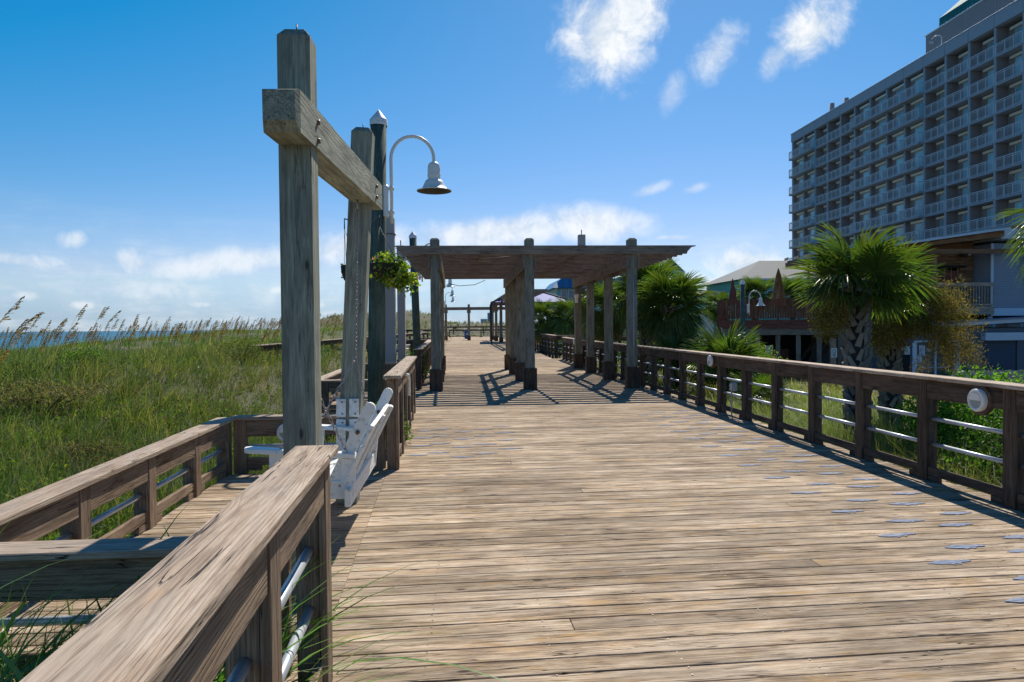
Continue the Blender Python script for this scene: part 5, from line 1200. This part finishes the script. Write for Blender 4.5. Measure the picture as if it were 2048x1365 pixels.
words = ['tallest drooping seed head at the left edge', 'seed head just right of the tallest at the left edge', 'shorter arching plume below the two tallest', 'thin plume bent right against the sky, third from the left', 'low plume near the left edge before the sea',
         'broad tangled plume against the horizon', 'lower plume among the tangled ones', 'straight tall plume left of the middle of the dune', 'plume beside the straight tall one', 'slim upright plume nearer the swing post', 'thin plume above the walkway rail end',
         'small plume on the crest', 'golden bowed plume low on the dune', 'small plume in front of the sea', 'medium plume in front of the sea', 'low pale golden plume in the grass at far left', 'leaning plume between the left clusters', 'brown plume at the foot of the tangled ones']
for (x, y, zt, hl), wd in zip(near, words):
    bd_ = .62; h = .9
    for _ in range(4): x0_ = x-h*bd_*.55; h = (zt-float(terr(x0_, y)))/(1-.12*bd_)
    random.seed(int(h*1000)); oats('sea_oats', [(x0_, y, float(terr(x0_, y)))], [h], [hl*.88], 'sea oats stalk, '+wd, 'sea oats stalks on the near dune', bend=bd_)
n = 420; px_ = rng.uniform(10, 760, n); dpt = rng.uniform(19, 46, n); xx = (px_-930)/1400*dpt*.98; k = clear(xx, dpt); xx, dpt = xx[k], dpt[k]
oats('sea_oats_mass', [(a, b, float(terr(a, b))) for a, b in zip(xx, dpt)], rng.uniform(.95, 1.4, len(xx)), rng.uniform(.28, .42, len(xx)), 'many brown sea oats plumes along the dune crest', kind='stuff', bend=.4)
n = 420; px_ = rng.uniform(300, 1000, n); dpt = rng.uniform(40, 90, n); xx = (px_-930)/1400*dpt; k = clear(xx, dpt); xx, dpt = xx[k], dpt[k]
oats('sea_oats_mass', [(a, b, float(terr(a, b))) for a, b in zip(xx, dpt)], rng.uniform(1.1, 1.6, len(xx)), rng.uniform(.4, .6, len(xx)), 'distant sea oats plumes by the far dune', kind='stuff', bend=.4)
# right of the deck
rk = lambda x, y: (x > 5.0)
RC = [(.16, .19, .05), (.25, .25, .08), (.09, .12, .03), (.40, .34, .18), (.30, .24, .12), (.11, .16, .04)]
x, y = field(42000, (5.0, 10), (2.2, 17), lambda x, y: (x/y < 1.05+.6/y), lambda x, y: np.clip(6/np.hypot(x, y), .2, 1)); mkgrass('ornamental_grass', x, y, .70+.2*vnoise(x, y, 1.1, 3), .0085, RC, lean=(.4, 1.0), label='yellow-green ornamental grass behind the right railing', windaz=2.5, ts=.1, tuft=60, seg=5, keep=lambda x, y: x > 4.95)
x, y = field(24000, (5.0, 26), (15, 44), lambda x, y: (x/y < .9) & ~((x > 15) & (y > 35)), lambda x, y: np.clip(14/np.hypot(x, y), .2, 1)); mkgrass('ornamental_grass', x, y, .62, .02, RC, lean=(.4, 1.0), label='yellow-green grass farther along behind the right railing', windaz=2.5, ts=.2, tuft=40, keep=lambda x, y: x > 5.0)
def shrub(x, y, z, r, n, sz, label, cols, p=None, stems=True, shell=.7, name='shrub', up=.4, aspect=.5):
    root = empty(name, (x, y, float(terr(x, y))), label, 'shrub')
    nb = 16; c = rng.normal(0, 1, (nb, 3)); c /= np.linalg.norm(c, axis=1)[:, None]; c = c*np.array(r)*rng.uniform(.35, .78, (nb, 1)); k = rng.integers(0, nb, n)
    u = rng.normal(0, 1, (n, 3)); u /= np.linalg.norm(u, axis=1)[:, None]; pos = np.array([x, y, z])+c[k]+u*np.array(r)*(.42*rng.random((n, 1))**.35)
    leafcloud('foliage', pos, rng.uniform(.7, 1.25, n)*sz, pick(cols, n, p), M['shrub'], root, up=up, aspect=aspect)
    st = []
    for j in range(nb): q_ = np.array([x, y, z])+c[j]; st.append(tube_data([(x+random.uniform(-.1, .1), y+random.uniform(-.1, .1), float(terr(x, y))-.05), tuple((q_+np.array([x, y, z-.3]))/2), tuple(q_)], [.018, .012, .005], 5))
    merge('stem', st, M['trunk'], parent=root); return root
DG = [(.022, .055, .014), (.035, .08, .016), (.014, .032, .010), (.07, .15, .022)]
shrub(-1.28, 9.1, .32, (.36, .75, .42), 2300, .045, 'leafy shrub growing behind and through the short railing past the swing', [(.09, .17, .025), (.15, .25, .035), (.05, .10, .02)], aspect=.55)
shrub(-.95, 9.7, .22, (.20, .55, .34), 900, .045, 'trailing sprigs of shrub leaves spilling onto the deck edge', [(.09, .17, .025), (.15, .25, .035), (.05, .10, .02)], aspect=.55)
shrub(-1.45, 20.6, .5, (.5, .7, .5), 1200, .06, 'dark leafy shrub behind the left shade structure post', [(.05, .10, .02), (.08, .15, .02)])
shrub(6.5, 7.4, .15, (1.0, 1.5, .62), 6500, .06, 'large dark glossy hedge bush close behind the right railing', DG)
shrub(7.3, 9.6, .30, (1.3, 1.3, .62), 6500, .065, 'bright-topped hedge bush rising above the right railing cap', [(.10, .22, .02), (.16, .32, .03), (.05, .11, .02)])
shrub(8.0, 6.2, .1, (1.1, 1.2, .7), 3500, .07, 'hedge bush at the right edge of the picture', DG)
shrub(9.5, 11.5, .1, (1.2, 1.0, .55), 3500, .07, 'bright green bush behind the railing, left of the picket fence', [(.10, .22, .02), (.16, .30, .03), (.05, .11, .02)])
shrub(9.5, 24, .2, (1.4, 1.4, .7), 3000, .09, 'yellow-green bush right of the palmettos', [(.14, .20, .03), (.20, .25, .04), (.08, .12, .02)])
shrub(11.5, 27, .1, (1.5, 1.5, .9), 3000, .10, 'yellow-green bush in front of the raised deck posts', [(.14, .20, .03), (.20, .25, .04), (.08, .12, .02)])
shrub(7.6, 30, .3, (1.6, 1.2, .8), 2500, .11, 'dark scrub under the mid palms', DG)
shrub(7.0, 46, .4, (2.4, 1.5, 1.0), 2500, .16, 'dark scrub beneath the distant palms', DG)
shrub(13, 48, .2, (2.8, 2, 1.2), 2500, .2, 'low scrub in front of the grey house', [(.10, .14, .03), (.06, .10, .02), (.2, .2, .06)])
shrub(19, 66, .4, (5, 2, 1.4), 2500, .3, 'wide scrub band at the foot of the distant houses', [(.10, .14, .03), (.06, .10, .02), (.16, .18, .05)])

BR = [(.16, .12, .07), (.10, .075, .045), (.24, .19, .11), (.07, .09, .035)]
shrub(-7.6, 13.2, float(terr(-7.6, 13.2))+.35, (1.2, .9, .32), 3000, .07, 'dark brown thicket of dead stems in the middle of the dune', BR, name='dead_thicket', aspect=.2)
shrub(-5.3, 10.4, float(terr(-5.3, 10.4))+.25, (.9, .8, .25), 2200, .06, 'brown dry patch nearer the low bay railing', BR, name='dead_thicket', aspect=.2)
for (x, y, r, lab) in ((-4.4, 7.6, .5, 'small leafy bush against the low bay railing'), (-6.2, 8.6, .7, 'bright green bush left of the bay, low on the dune'), (-3.6, 5.2, .4, 'small herb bush beside the near part of the bay'), (-9.2, 17.5, .8, 'green bush high on the dune left of the dead thicket')):
    shrub(x, y, float(terr(x, y))+.22, (r, r, .26), 2200, .05, lab, [(.09, .17, .025), (.14, .24, .035), (.05, .10, .02)])

shrub(-6.9, 22.0, float(terr(-6.9, 22.0))+.45, (.9, .7, .5), 2600, .07, 'green bush hiding the near end of the beach walkway railing', [(.10, .15, .04), (.14, .19, .06), (.06, .10, .03), (.28, .25, .13)], aspect=.22, up=1.4)
